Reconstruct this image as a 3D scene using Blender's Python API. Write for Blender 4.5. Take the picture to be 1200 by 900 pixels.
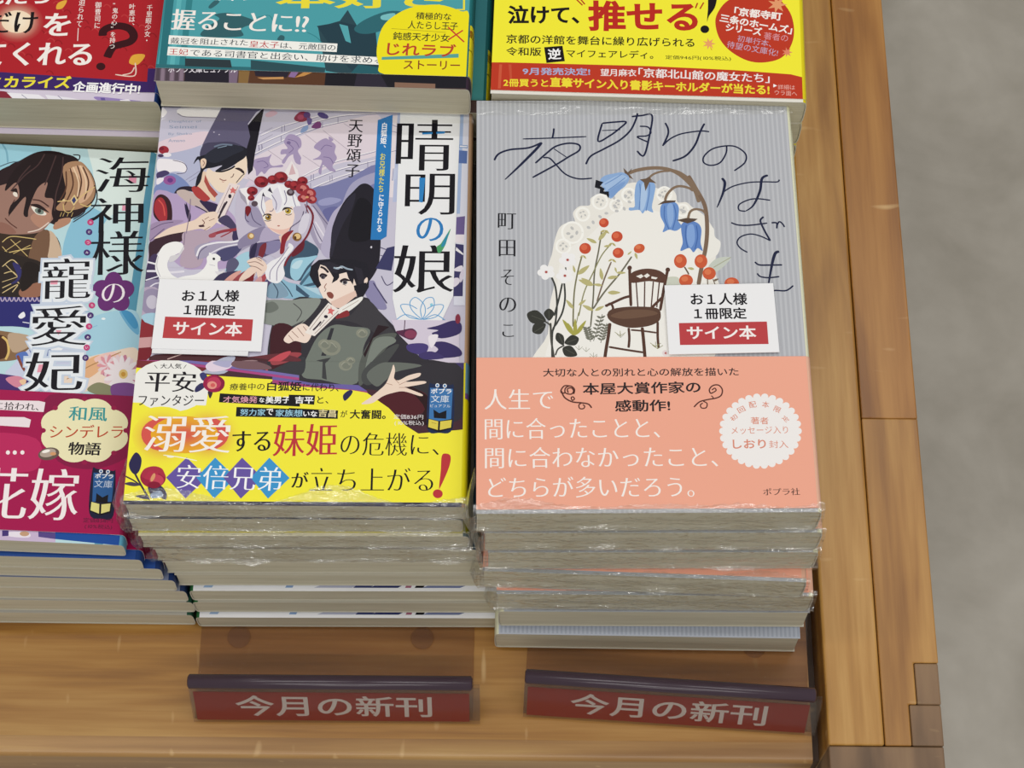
import bpy, math, random
from mathutils import Vector, geometry, noise

# ------------------------------------------------------------------ scene, camera, light
for o in list(bpy.data.objects): bpy.data.objects.remove(o)
sc = bpy.context.scene
COL = sc.collection
sc.view_settings.view_transform = 'Standard'
sc.view_settings.look = 'None'
sc.view_settings.gamma = 1.0
sc.view_settings.use_curve_mapping = False
sc.view_settings.exposure = 0.0
sc.cycles.max_bounces = 10
sc.cycles.transparent_max_bounces = 24

CAM_H, PITCH, ROLL, FPX = 0.6775, math.radians(64.844), math.radians(0.551), 2320.3
cd = bpy.data.cameras.new('camera')
cam = bpy.data.objects.new('camera', cd); COL.objects.link(cam)
cd.sensor_fit = 'HORIZONTAL'; cd.sensor_width = 36.0; cd.lens = FPX * 36.0 / 1200.0
cd.clip_start = 0.02; cd.clip_end = 30
fw = Vector((0, math.cos(PITCH), -math.sin(PITCH))); up = Vector((0, math.sin(PITCH), math.cos(PITCH))); rt = Vector((1, 0, 0))
cr, sr = math.cos(ROLL), math.sin(ROLL)
r2 = rt * cr + up * sr; u2 = up * cr - rt * sr
from mathutils import Matrix
m = Matrix((r2, u2, -fw)).transposed().to_4x4(); m.translation = Vector((0, 0, CAM_H))
cam.matrix_world = m
sc.camera = cam

w = bpy.data.worlds.new('shop_light'); sc.world = w; w.use_nodes = True
w.node_tree.nodes['Background'].inputs[0].default_value = (1.0, 0.985, 0.96, 1)
w.node_tree.nodes['Background'].inputs[1].default_value = 0.35

def area(name, loc, size, sy, power, target=(0, .3, 0)):
    l = bpy.data.lights.new(name, 'AREA'); l.shape = 'RECTANGLE'; l.size = size; l.size_y = sy; l.energy = power
    l.color = (1.0, 0.985, 0.955)
    o = bpy.data.objects.new(name, l); COL.objects.link(o); o.location = loc
    d = Vector(target) - Vector(loc); o.rotation_euler = d.to_track_quat('-Z', 'Y').to_euler()
    return o
# the shop's ceiling tubes, in rows along the aisle
for lx, ly, pw in ((-.9, 1.3, 5.5), (.5, 1.3, 5.5), (-.7, .35, 5.6), (1.0, .3, 5.6), (-.6, -1.1, 8.6), (.8, -1.1, 8.6), (0, -2.3, 10.0)):
    area('ceiling_tube', (lx, ly, 2.05), 1.25, .05, pw, (lx, ly, 0))

# ------------------------------------------------------------------ helpers
def lin(h):
    o = []
    for k in (0, 2, 4):
        c = int(h[k:k+2], 16) / 255.0
        o.append(c / 12.92 if c <= .04045 else ((c + .055) / 1.055) ** 2.4)
    return (*o, 1.0)

def new_mat(name):
    m_ = bpy.data.materials.new(name); m_.use_nodes = True
    return m_, m_.node_tree.nodes, m_.node_tree.links, m_.node_tree.nodes['Principled BSDF']

def print_mat(name, rough, coat, coat_rough=.12, wave=0.0):
    m_, n, l, b = new_mat(name)
    a = n.new('ShaderNodeVertexColor'); a.layer_name = 'Col'
    l.new(a.outputs[0], b.inputs['Base Color'])
    b.inputs['Roughness'].default_value = rough
    b.inputs['Specular IOR Level'].default_value = .10
    b.inputs['Coat Weight'].default_value = coat
    b.inputs['Coat Roughness'].default_value = coat_rough
    if wave:
        t = n.new('ShaderNodeTexCoord'); ns = n.new('ShaderNodeTexNoise'); ns.inputs['Scale'].default_value = 55; ns.inputs['Detail'].default_value = 3
        bp = n.new('ShaderNodeBump'); bp.inputs['Strength'].default_value = wave; bp.inputs['Distance'].default_value = .001
        l.new(t.outputs['Object'], ns.inputs['Vector']); l.new(ns.outputs['Fac'], bp.inputs['Height']); l.new(bp.outputs[0], b.inputs['Coat Normal'])
    return m_

def page_mat():
    m_, n, l, b = new_mat('page_edges')
    t = n.new('ShaderNodeTexCoord'); mp = n.new('ShaderNodeMapping'); mp.inputs['Scale'].default_value = (8, 8, 5200)
    ns = n.new('ShaderNodeTexNoise'); ns.inputs['Scale'].default_value = 1; ns.inputs['Detail'].default_value = 2
    mp2 = n.new('ShaderNodeMapping'); mp2.inputs['Scale'].default_value = (30, 30, 500)
    n2 = n.new('ShaderNodeTexNoise'); n2.inputs['Scale'].default_value = 1
    mx = n.new('ShaderNodeMix'); mx.data_type = 'FLOAT'; mx.inputs[0].default_value = .5
    r = n.new('ShaderNodeValToRGB'); r.color_ramp.elements[0].position = .3; r.color_ramp.elements[1].position = .7
    r.color_ramp.elements[0].color = lin('bdb59c'); r.color_ramp.elements[1].color = lin('d6cfb8')
    for a, c in ((mp, ns), (mp2, n2)): l.new(t.outputs['Object'], a.inputs[0]); l.new(a.outputs[0], c.inputs['Vector'])
    l.new(ns.outputs['Fac'], mx.inputs[2]); l.new(n2.outputs['Fac'], mx.inputs[3]); l.new(mx.outputs[0], r.inputs[0]); l.new(r.outputs[0], b.inputs['Base Color'])
    bp = n.new('ShaderNodeBump'); bp.inputs['Strength'].default_value = .35; bp.inputs['Distance'].default_value = .0004
    l.new(ns.outputs['Fac'], bp.inputs['Height']); l.new(bp.outputs[0], b.inputs['Normal'])
    b.inputs['Roughness'].default_value = .85; b.inputs['Specular IOR Level'].default_value = .15
    return m_

def clear_mat(name, tint, base=.04, rough=.08, bump=0.0, scale=300.0, haze=0.0, haze_col='ffffff', dist=.002):
    m_, n, l, b = new_mat(name)
    n.remove(b); out = n['Material Output']
    tr = n.new('ShaderNodeBsdfTransparent'); tr.inputs[0].default_value = lin(tint)
    gl = n.new('ShaderNodeBsdfGlossy'); gl.inputs['Roughness'].default_value = rough; gl.inputs[0].default_value = (1, 1, 1, 1)
    fr = n.new('ShaderNodeLayerWeight'); fr.inputs[0].default_value = .5
    pw = n.new('ShaderNodeMath'); pw.operation = 'POWER'; pw.inputs[1].default_value = 4.0
    ml = n.new('ShaderNodeMath'); ml.operation = 'MULTIPLY'; ml.inputs[1].default_value = .6
    l.new(fr.outputs['Facing'], pw.inputs[0]); l.new(pw.outputs[0], ml.inputs[0])
    ad = n.new('ShaderNodeMath'); ad.operation = 'ADD'; ad.inputs[1].default_value = base; ad.use_clamp = True
    mx = n.new('ShaderNodeMixShader')
    l.new(ml.outputs[0], ad.inputs[0]); l.new(ad.outputs[0], mx.inputs[0]); l.new(tr.outputs[0], mx.inputs[1]); l.new(gl.outputs[0], mx.inputs[2])
    last = mx.outputs[0]
    if haze:
        df = n.new('ShaderNodeBsdfDiffuse'); df.inputs[0].default_value = lin(haze_col); m2 = n.new('ShaderNodeMixShader'); m2.inputs[0].default_value = haze
        l.new(last, m2.inputs[1]); l.new(df.outputs[0], m2.inputs[2]); last = m2.outputs[0]
    if bump:
        t = n.new('ShaderNodeTexCoord'); mp = n.new('ShaderNodeMapping'); mp.inputs['Scale'].default_value = (.55, 1, 1.5)
        ns = n.new('ShaderNodeTexNoise'); ns.inputs['Scale'].default_value = scale; ns.inputs['Detail'].default_value = 3; ns.inputs['Distortion'].default_value = 1.2
        bp = n.new('ShaderNodeBump'); bp.inputs['Strength'].default_value = bump; bp.inputs['Distance'].default_value = dist
        l.new(t.outputs['Object'], mp.inputs[0]); l.new(mp.outputs[0], ns.inputs['Vector']); l.new(ns.outputs['Fac'], bp.inputs['Height'])
        l.new(bp.outputs[0], gl.inputs['Normal']); l.new(bp.outputs[0], fr.inputs['Normal'])
    l.new(last, out.inputs['Surface'])
    return m_

def wood_mat(name, axis, dark, mid, light, stretch=26, scale=1.0, rough=.38, seed=0.0, board=None):
    """pine: stretched noise along the grain plus board to board tint"""
    m_, n, l, b = new_mat(name)
    t = n.new('ShaderNodeTexCoord'); mp = n.new('ShaderNodeMapping')
    s = [stretch * 9 * scale] * 3; s[axis] = 9 * scale
    mp.inputs['Scale'].default_value = s; mp.inputs['Location'].default_value = (seed, seed * 1.7, seed * .3)
    ns = n.new('ShaderNodeTexNoise'); ns.inputs['Scale'].default_value = 1; ns.inputs['Detail'].default_value = 5; ns.inputs['Roughness'].default_value = .6; ns.inputs['Distortion'].default_value = .25
    mp2 = n.new('ShaderNodeMapping'); s2 = [70.0] * 3; s2[axis] = 7.0; mp2.inputs['Scale'].default_value = s2; mp2.inputs['Location'].default_value = (seed * 3, seed, 0)
    n2 = n.new('ShaderNodeTexNoise'); n2.inputs['Scale'].default_value = 1; n2.inputs['Detail'].default_value = 3; n2.inputs['Distortion'].default_value = .6
    mx = n.new('ShaderNodeMix'); mx.data_type = 'FLOAT'; mx.inputs[0].default_value = .58
    r = n.new('ShaderNodeValToRGB'); e = r.color_ramp.elements
    e[0].position = .37; e[0].color = lin(dark); e[1].position = .63; e[1].color = lin(light); k = e.new(.5); k.color = lin(mid)
    for a, c in ((mp, ns), (mp2, n2)): l.new(t.outputs['Object'], a.inputs[0]); l.new(a.outputs[0], c.inputs['Vector'])
    l.new(ns.outputs['Fac'], mx.inputs[2]); l.new(n2.outputs['Fac'], mx.inputs[3]); l.new(mx.outputs[0], r.inputs[0])
    # pale scuffs and scratches
    mp3 = n.new('ShaderNodeMapping'); s3 = [170.0] * 3; s3[1 - axis if axis < 2 else 0] = 45.0; mp3.inputs['Scale'].default_value = s3; mp3.inputs['Rotation'].default_value = (0, 0, .3)
    n3 = n.new('ShaderNodeTexNoise'); n3.inputs['Scale'].default_value = 1; n3.inputs['Detail'].default_value = 1
    r3 = n.new('ShaderNodeValToRGB'); r3.color_ramp.elements[0].position = .70; r3.color_ramp.elements[1].position = .80; r3.color_ramp.elements[1].color = (.55, .55, .55, 1)
    mc = n.new('ShaderNodeMix'); mc.data_type = 'RGBA'; mc.inputs[7].default_value = lin('e6c48c')
    l.new(t.outputs['Object'], mp3.inputs[0]); l.new(mp3.outputs[0], n3.inputs['Vector']); l.new(n3.outputs['Fac'], r3.inputs[0]); l.new(r3.outputs[0], mc.inputs[0]); l.new(r.outputs[0], mc.inputs[6]); l.new(mc.outputs[2], b.inputs['Base Color'])
    bp = n.new('ShaderNodeBump'); bp.inputs['Strength'].default_value = .12; bp.inputs['Distance'].default_value = .0006
    l.new(mx.outputs[0], bp.inputs['Height']); l.new(bp.outputs[0], b.inputs['Normal'])
    b.inputs['Roughness'].default_value = rough; b.inputs['Coat Weight'].default_value = .25; b.inputs['Coat Roughness'].default_value = .3
    return m_

def plain_mat(name, col, rough=.5, spec=.5):
    m_, n, l, b = new_mat(name)
    t = n.new('ShaderNodeTexCoord'); ns = n.new('ShaderNodeTexNoise'); ns.inputs['Scale'].default_value = 90
    r = n.new('ShaderNodeValToRGB'); c = lin(col); r.color_ramp.elements[0].color = (c[0]*.88, c[1]*.88, c[2]*.88, 1); r.color_ramp.elements[1].color = (min(c[0]*1.1, 1), min(c[1]*1.1, 1), min(c[2]*1.1, 1), 1)
    l.new(t.outputs['Object'], ns.inputs['Vector']); l.new(ns.outputs['Fac'], r.inputs[0]); l.new(r.outputs[0], b.inputs['Base Color'])
    b.inputs['Roughness'].default_value = rough; b.inputs['Specular IOR Level'].default_value = spec
    return m_

def concrete_mat():
    m_, n, l, b = new_mat('concrete_floor')
    t = n.new('ShaderNodeTexCoord')
    na = n.new('ShaderNodeTexNoise'); na.inputs['Scale'].default_value = 7.5; na.inputs['Detail'].default_value = 5; na.inputs['Roughness'].default_value = .55; na.inputs['Distortion'].default_value = .6
    nb = n.new('ShaderNodeTexNoise'); nb.inputs['Scale'].default_value = 42; nb.inputs['Detail'].default_value = 5
    mx = n.new('ShaderNodeMix'); mx.data_type = 'FLOAT'; mx.inputs[0].default_value = .25
    r = n.new('ShaderNodeValToRGB'); r.color_ramp.elements[0].position = .34; r.color_ramp.elements[1].position = .66
    r.color_ramp.elements[0].color = lin('a9a397'); r.color_ramp.elements[1].color = lin('c6c1b6')
    for q in (na, nb): l.new(t.outputs['Object'], q.inputs['Vector'])
    l.new(na.outputs['Fac'], mx.inputs[2]); l.new(nb.outputs['Fac'], mx.inputs[3]); l.new(mx.outputs[0], r.inputs[0]); l.new(r.outputs[0], b.inputs['Base Color'])
    b.inputs['Roughness'].default_value = .6
    return m_

M_COVER = print_mat('laminated_cover_print', .45, .05, .2)
M_OBI = print_mat('glossy_band_print', .42, .06, .18)
M_SLIP = print_mat('slip_paper_print', .75, 0)
M_CARD = print_mat('sign_card_print', .6, 0)
M_PAGE = page_mat()
M_FILM = clear_mat('shrink_film', 'fafaf8', base=.14, rough=.13, bump=.4, scale=240, haze=.01, dist=.004)
M_FILM_TOP = clear_mat('shrink_film_head', 'fcfcfa', base=.05, rough=.16, bump=.25, scale=110, dist=.003)
M_PLATE = clear_mat('tinted_clear_plate', 'f6f1ed', base=.02, rough=.15, bump=.05, scale=60, haze=.05, haze_col='8a7c74')
M_SLEEVE = clear_mat('clear_sleeve', 'f3f0ee', base=.02, rough=.12, bump=.05, scale=60, haze=.05, haze_col='8a827c')
M_FOLD = plain_mat('smoky_plastic_fold', '40303c', .22, .5)
M_FOOT = plain_mat('smoky_foot', '5c4030', .4, .5)
M_TOP = wood_mat('pine_top', 0, '895a22', 'a87734', 'bc8f4b', seed=2.0)
M_EDGING = wood_mat('pine_edging', 0, '946a38', 'ab8048', 'bd9558', seed=7.0)
M_RAIL_A = wood_mat('pine_rail', 1, '966420', 'b6843c', 'cea05a', seed=4.0, stretch=18)
M_RAIL_B = wood_mat('pine_rail_outer', 1, '8b5a1e', 'aa7836', 'c0904a', seed=11.0, stretch=20)
M_END = wood_mat('end_grain', 1, '5e4630', '856749', '9a7c58', stretch=7, scale=.8, seed=3.3, rough=.55)
M_FLOOR = concrete_mat()

class Mesh:
    """collects polygons with a colour each; builds ONE mesh object"""
    def __init__(s): s.v = []; s.f = []; s.c = []; s.m = []
    def add(s, vs, fs, col=(1, 1, 1, 1), mi=0):
        b = len(s.v); s.v += [tuple(q) for q in vs]
        for f in fs: s.f.append([b + i for i in f]); s.c.append(col); s.m.append(mi)
    def quad(s, a, b, c, d, col=(1, 1, 1, 1)): s.add((a, b, c, d), ((0, 1, 2, 3),), col)
    def box(s, x0, y0, z0, x1, y1, z1, col=(1, 1, 1, 1), mi=0):
        v = [(x, y, z) for z in (z0, z1) for y in (y0, y1) for x in (x0, x1)]
        s.add(v, ((0, 2, 3, 1), (4, 5, 7, 6), (0, 1, 5, 4), (2, 6, 7, 3), (0, 4, 6, 2), (1, 3, 7, 5)), col, mi)
    def build(s, name, mat, parent=None, smooth=False, bevel=0.0):
        me = bpy.data.meshes.new(name); me.from_pydata(s.v, [], s.f); 
        ca = me.color_attributes.new('Col', 'FLOAT_COLOR', 'CORNER')
        k = 0; buf = []
        for f, c in zip(s.f, s.c):
            if isinstance(c, list):
                for q in c: buf.extend(q)
            else: buf.extend(tuple(c) * len(f))
        ca.data.foreach_set('color', buf)
        mats = mat if isinstance(mat, (list, tuple)) else (mat,)
        for q in mats: me.materials.append(q)
        me.polygons.foreach_set('material_index', s.m)
        if smooth: me.polygons.foreach_set('use_smooth', [True] * len(me.polygons))
        me.update()
        o = bpy.data.objects.new(name, me); COL.objects.link(o)
        if parent: o.parent = parent
        if bevel:
            bv = o.modifiers.new('bevel', 'BEVEL'); bv.width = bevel; bv.segments = 3; bv.limit_method = 'ANGLE'
        return o

def empty(name, loc, rot=(0, 0, 0)):
    o = bpy.data.objects.new(name, None); COL.objects.link(o); o.location = loc; o.rotation_euler = rot; o.empty_display_size = .02
    return o
def tag(o, label, cat, group=None):
    o['label'] = label; o['category'] = cat
    if group: o['group'] = group
    return o

# ------------------------------------------------------------------ lettering: glyph outlines of the built-in font
GLYPH = {}
def glyph(ch):
    if ch in GLYPH: return GLYPH[ch]
    cu = bpy.data.curves.new('g', 'FONT'); cu.body = ch; cu.size = 1.0
    ob = bpy.data.objects.new('g', cu); COL.objects.link(ob)
    dg = bpy.context.evaluated_depsgraph_get()
    c2 = ob.evaluated_get(dg).to_curve(dg)
    loops = []
    for sp in c2.splines:
        p = []
        bz = sp.bezier_points; n = len(bz)
        for i in range(n):
            a, b = bz[i], bz[(i + 1) % n]
            d = (b.co - a.co).length
            straight = (a.handle_right - a.co).cross(b.co - a.co).length < 1e-5 and (b.handle_left - a.co).cross(b.co - a.co).length < 1e-5
            k = 1 if straight or d < .012 else 4
            for j in range(k):
                t = j / k; u = 1 - t
                q = a.co * u**3 + a.handle_right * 3*u*u*t + b.handle_left * 3*u*t*t + b.co * t**3
                if not p or (Vector(p[-1]) - Vector((q.x, q.y))).length > 1e-4: p.append((q.x, q.y))
        if len(p) > 2 and (Vector(p[0]) - Vector(p[-1])).length < 1e-4: p.pop()
        if len(p) > 2: loops.append(p)
    COL.objects.unlink(ob); bpy.data.objects.remove(ob); bpy.data.curves.remove(cu)
    sz = 1.0
    GLYPH[ch] = loops
    return loops

def swell(loops, ax, ay):
    """move the outline along its normals by ax / ay: heavier verticals, lighter horizontals"""
    if not ax and not ay: return loops
    tot = sum(area2(p) * abs(area2(p)) for p in loops)
    sg = 1.0 if max(loops, key=lambda p: abs(area2(p))) and area2(max(loops, key=lambda p: abs(area2(p)))) > 0 else -1.0
    out = []
    for p in loops:
        n = len(p); q = []
        for i in range(n):
            a = Vector(p[i-1]); b = Vector(p[i]); c = Vector(p[(i+1) % n])
            d1 = (b - a); d2 = (c - b)
            if d1.length < 1e-9 or d2.length < 1e-9: q.append(p[i]); continue
            d1.normalize(); d2.normalize()
            n1 = Vector((d1.y, -d1.x)); n2 = Vector((d2.y, -d2.x)); mn = n1 + n2
            if mn.length < .2: mn = n1
            else: mn = mn / max(mn.dot(n1), .5)
            q.append((b.x + sg * ax * max(-1.4, min(1.4, mn.x)), b.y + sg * ay * max(-1.4, min(1.4, mn.y))))
        out.append(q)
    return out
def area2(p): return sum(p[i-1][0] * p[i][1] - p[i][0] * p[i-1][1] for i in range(len(p)))

TRI = {}
def glyph_tris(ch, ax, ay):
    """constrained triangulation of a swollen glyph outline, in em units"""
    k = (ch, ax, ay)
    if k not in TRI:
        loops = swell(glyph(ch), ax, ay); vs, es = [], []
        for p in loops:
            b = len(vs); n = len(p); vs += [Vector((q[0] * 100, q[1] * 100)) for q in p]; es += [(b + i, b + (i + 1) % n) for i in range(n)]
        if not vs: TRI[k] = ([], [])
        else:
            r = geometry.delaunay_2d_cdt(vs, es, [], 0, 1e-4)
            P_ = [(q.x / 100, q.y / 100) for q in r[0]]; keep = []
            for f in r[2]:
                cx_ = sum(P_[i][0] for i in f) / len(f); cy_ = sum(P_[i][1] for i in f) / len(f); wn = 0
                for p in loops:
                    for i in range(len(p)):
                        (xa, ya), (xb, yb) = p[i-1], p[i]
                        if (ya <= cy_) != (yb <= cy_):
                            if xa + (xb - xa) * (cy_ - ya) / (yb - ya) > cx_: wn += 1 if yb > ya else -1
                if wn: keep.append(list(f))
            TRI[k] = (P_, keep)
    return TRI[k]
def advance(ch, loops):
    if ord(ch) > 0x2e00: return 1.0
    if ch == ' ' or not loops: return .35
    xs = [q[0] for p in loops for q in p]
    return max(xs) + .07

# ------------------------------------------------------------------ printing: flat inks laid one over another
STEP = 2.5e-6
def catmull(p, closed, k=5):
    n = len(p); out = []
    rng = range(n) if closed else range(n - 1)
    for i in rng:
        if closed: a, b, c, d = p[i-1], p[i], p[(i+1) % n], p[(i+2) % n]
        else: a, b, c, d = p[max(i-1, 0)], p[i], p[i+1], p[min(i+2, n-1)]
        for j in range(k):
            t = j / k
            out.append(tuple(.5 * ((2*b[e]) + (-a[e] + c[e])*t + (2*a[e] - 5*b[e] + 4*c[e] - d[e])*t*t + (-a[e] + 3*b[e] - 3*c[e] + d[e])*t**3) for e in (0, 1)))
    if not closed: out.append(p[-1])
    return out
def clip(poly, R):
    for ax, s_, lim in ((0, 1, R[0]), (0, -1, -R[2]), (1, 1, R[1]), (1, -1, -R[3])):
        o = []
        for i in range(len(poly)):
            a, b = poly[i-1], poly[i]; da, db = a[ax]*s_ - lim, b[ax]*s_ - lim
            if (da < 0) != (db < 0):
                t = da / (da - db); o.append((a[0] + (b[0]-a[0])*t, a[1] + (b[1]-a[1])*t))
            if db >= 0: o.append(b)
        poly = o
        if len(poly) < 3: return []
    return poly
def ribbon(p, w0, taper=False):
    n = len(p); L, R_ = [], []
    for i in range(n):
        a = Vector(p[max(i-1, 0)]); b = Vector(p[min(i+1, n-1)]); d = b - a
        if d.length < 1e-9: d = Vector((1, 0))
        d.normalize(); w_ = w0 * .5
        if taper: w_ *= .45 + .75 * math.sin(math.pi * min(1, .25 + .75 * i / (n - 1)))
        if i in (0, n - 1): w_ *= .7
        q = Vector(p[i]); nn = Vector((-d.y, d.x)) * w_
        L.append(tuple(q + nn)); R_.append(tuple(q - nn))
    return L, R_

def paint(mesh, lines, z, rect, warp=None, y=None):
    """print the ops of LINES onto the plane z of MESH (millimetre table units of 1/20 mm); returns the height of the topmost ink"""
    placed = []; top = 0
    X0, Y0, X1, Y1 = rect
    wz = warp or (lambda u, v, h: (u, v, h))
    for ln in lines:
        f = ln.split(' '); k, col = f[0], f[1]
        tris = []; colors = None
        if k in 'TV':
            nums = [float(q) / 20000 for q in f[2:7]]; ax, ay, txt = float(f[7]), float(f[8]), ' '.join(f[9:])
            p0, p1, h = Vector(nums[0:2]), Vector(nums[2:4]), nums[4]
            d = (p1 - p0); ln_ = d.length; d.normalize()
            chars = []
            if k == 'T':
                x = 0.0
                for ch in txt:
                    g = glyph(ch); a = advance(ch, g)
                    if g:
                        vs, fs = glyph_tris(ch, ax, ay); chars.append(([(q[0] + x, q[1]) for q in vs], fs))
                    x += a
                if not chars: continue
                xs = [q[0] for c in chars for q in c[0]]; ys = [q[1] for c in chars for q in c[0]]
                xa, xb, ya, yb = min(xs), max(xs), min(ys), max(ys); nrm = Vector((-d.y, d.x))
                fx, fy = ln_ / (xb - xa), h / (yb - ya)
                tf = lambda q: tuple(p0 + d * ((q[0] - xa) * fx) + nrm * ((q[1] - ya) * fy))
                tris = [([tf(q) for q in c[0]], c[1]) for c in chars]
            else:
                n = len(txt); cell = ln_ / n; ex = Vector((-d.y, d.x))
                if ex.x < 0: ex = -ex
                for i, ch in enumerate(txt):
                    if not glyph(ch): continue
                    vs, fs = glyph_tris(ch, ax, ay)
                    o_ = p0 + d * cell * i
                    off = (.55, .5) if ch in '、。' else (0, 0)
                    tf = lambda q: tuple(o_ + ex * ((q[0] - .5 + off[0]) * h) + d * ((.88 - q[1] - off[1]) * cell))
                    tris.append(([tf(q) for q in vs], fs))
            pts_all = [q for t in tris for q in t[0]]
        elif k in 'KJ':
            nums = [float(q) / 20000 for q in f[2:]]; wd = nums[0]
            p = list(zip(nums[1::2], nums[2::2])); p = catmull(p, False, 6) if len(p) > 2 else p
            L, R_ = ribbon(p, wd, k == 'J')
            for i in range(len(p) - 1):
                q = clip([L[i], L[i+1], R_[i+1], R_[i]], rect)
                if q: tris.append((q, [list(range(len(q)))]))
            pts_all = [q for t in tris for q in t[0]]
        elif k in 'EG':
            a = [float(q) / 20000 for q in f[2:]]; n = 28
            ring = [(a[0] + a[2]*math.cos(t) + a[4]*math.sin(t), a[1] + a[3]*math.cos(t) + a[5]*math.sin(t)) for t in (2*math.pi*i/n for i in range(n))]
            if k == 'E':
                q = clip(ring, rect)
                if not q: continue
                tris = [(q, [list(range(len(q)))])]; pts_all = q
            else:
                c0, c1 = col.split('/'); c0, c1 = lin(c0), lin(c1); ctr = (a[0], a[1]); S_ = 6
                rings = [[(ctr[0] + (q[0]-ctr[0])*s_/S_, ctr[1] + (q[1]-ctr[1])*s_/S_) for q in ring] for s_ in range(S_ + 1)]
                colors = []; 
                for s_ in range(S_):
                    e0, e1 = ((t/S_)**2 * (3 - 2*t/S_) for t in (s_, s_ + 1))
                    ca, cb = (tuple(c0[e] + (c1[e] - c0[e]) * q for e in range(4)) for q in (e0, e1))
                    for i in range(n):
                        j = (i + 1) % n
                        qd = [rings[s_][i], rings[s_+1][i], rings[s_+1][j], rings[s_][j]]
                        if all(X0 <= q[0] <= X1 and Y0 <= q[1] <= Y1 for q in qd):
                            tris.append((qd, [[0, 1, 2, 3]])); colors.append([ca, cb, cb, ca])
                pts_all = [q for t in tris for q in t[0]]
        else:
            nums = [float(q) / 20000 for q in f[2:]]; p = list(zip(nums[::2], nums[1::2]))
            if k == 'S': p = catmull(p, True, 5)
            p = clip(p, rect)
            if len(p) < 3: continue
            tr = geometry.tessellate_polygon([[Vector((q[0], q[1], 0)) for q in p]])
            tris = [(p, tr)]; pts_all = p
        if not pts_all: continue
        bb = (min(q[0] for q in pts_all), min(q[1] for q in pts_all), max(q[0] for q in pts_all), max(q[1] for q in pts_all))
        lay = 1 + max([b[4] for b in placed if b[0] < bb[2] and b[2] > bb[0] and b[1] < bb[3] and b[3] > bb[1]], default=0)
        placed.append((*bb, lay)); top = max(top, lay)
        h = z + lay * STEP
        cc = lin(col) if k != 'G' else None
        ti = 0
        for vs, fs in tris:
            ok = []
            for t in fs:
                t = list(t)
                if len(t) == 3:
                    a, b, c = (vs[i] for i in t); s2 = (b[0]-a[0])*(c[1]-a[1]) - (b[1]-a[1])*(c[0]-a[0])
                    if abs(s2) < 1e-13: continue
                    if s2 < 0: t.reverse()
                else:
                    s2 = area2([vs[i] for i in t])
                    if s2 < 0:
                        t.reverse()
                        if colors: colors[ti].reverse()
                ok.append(t)
            if ok: mesh.add([wz(q[0], q[1], h) for q in vs], ok, colors[ti] if colors else cc)
            ti += 1
    return z + top * STEP

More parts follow.
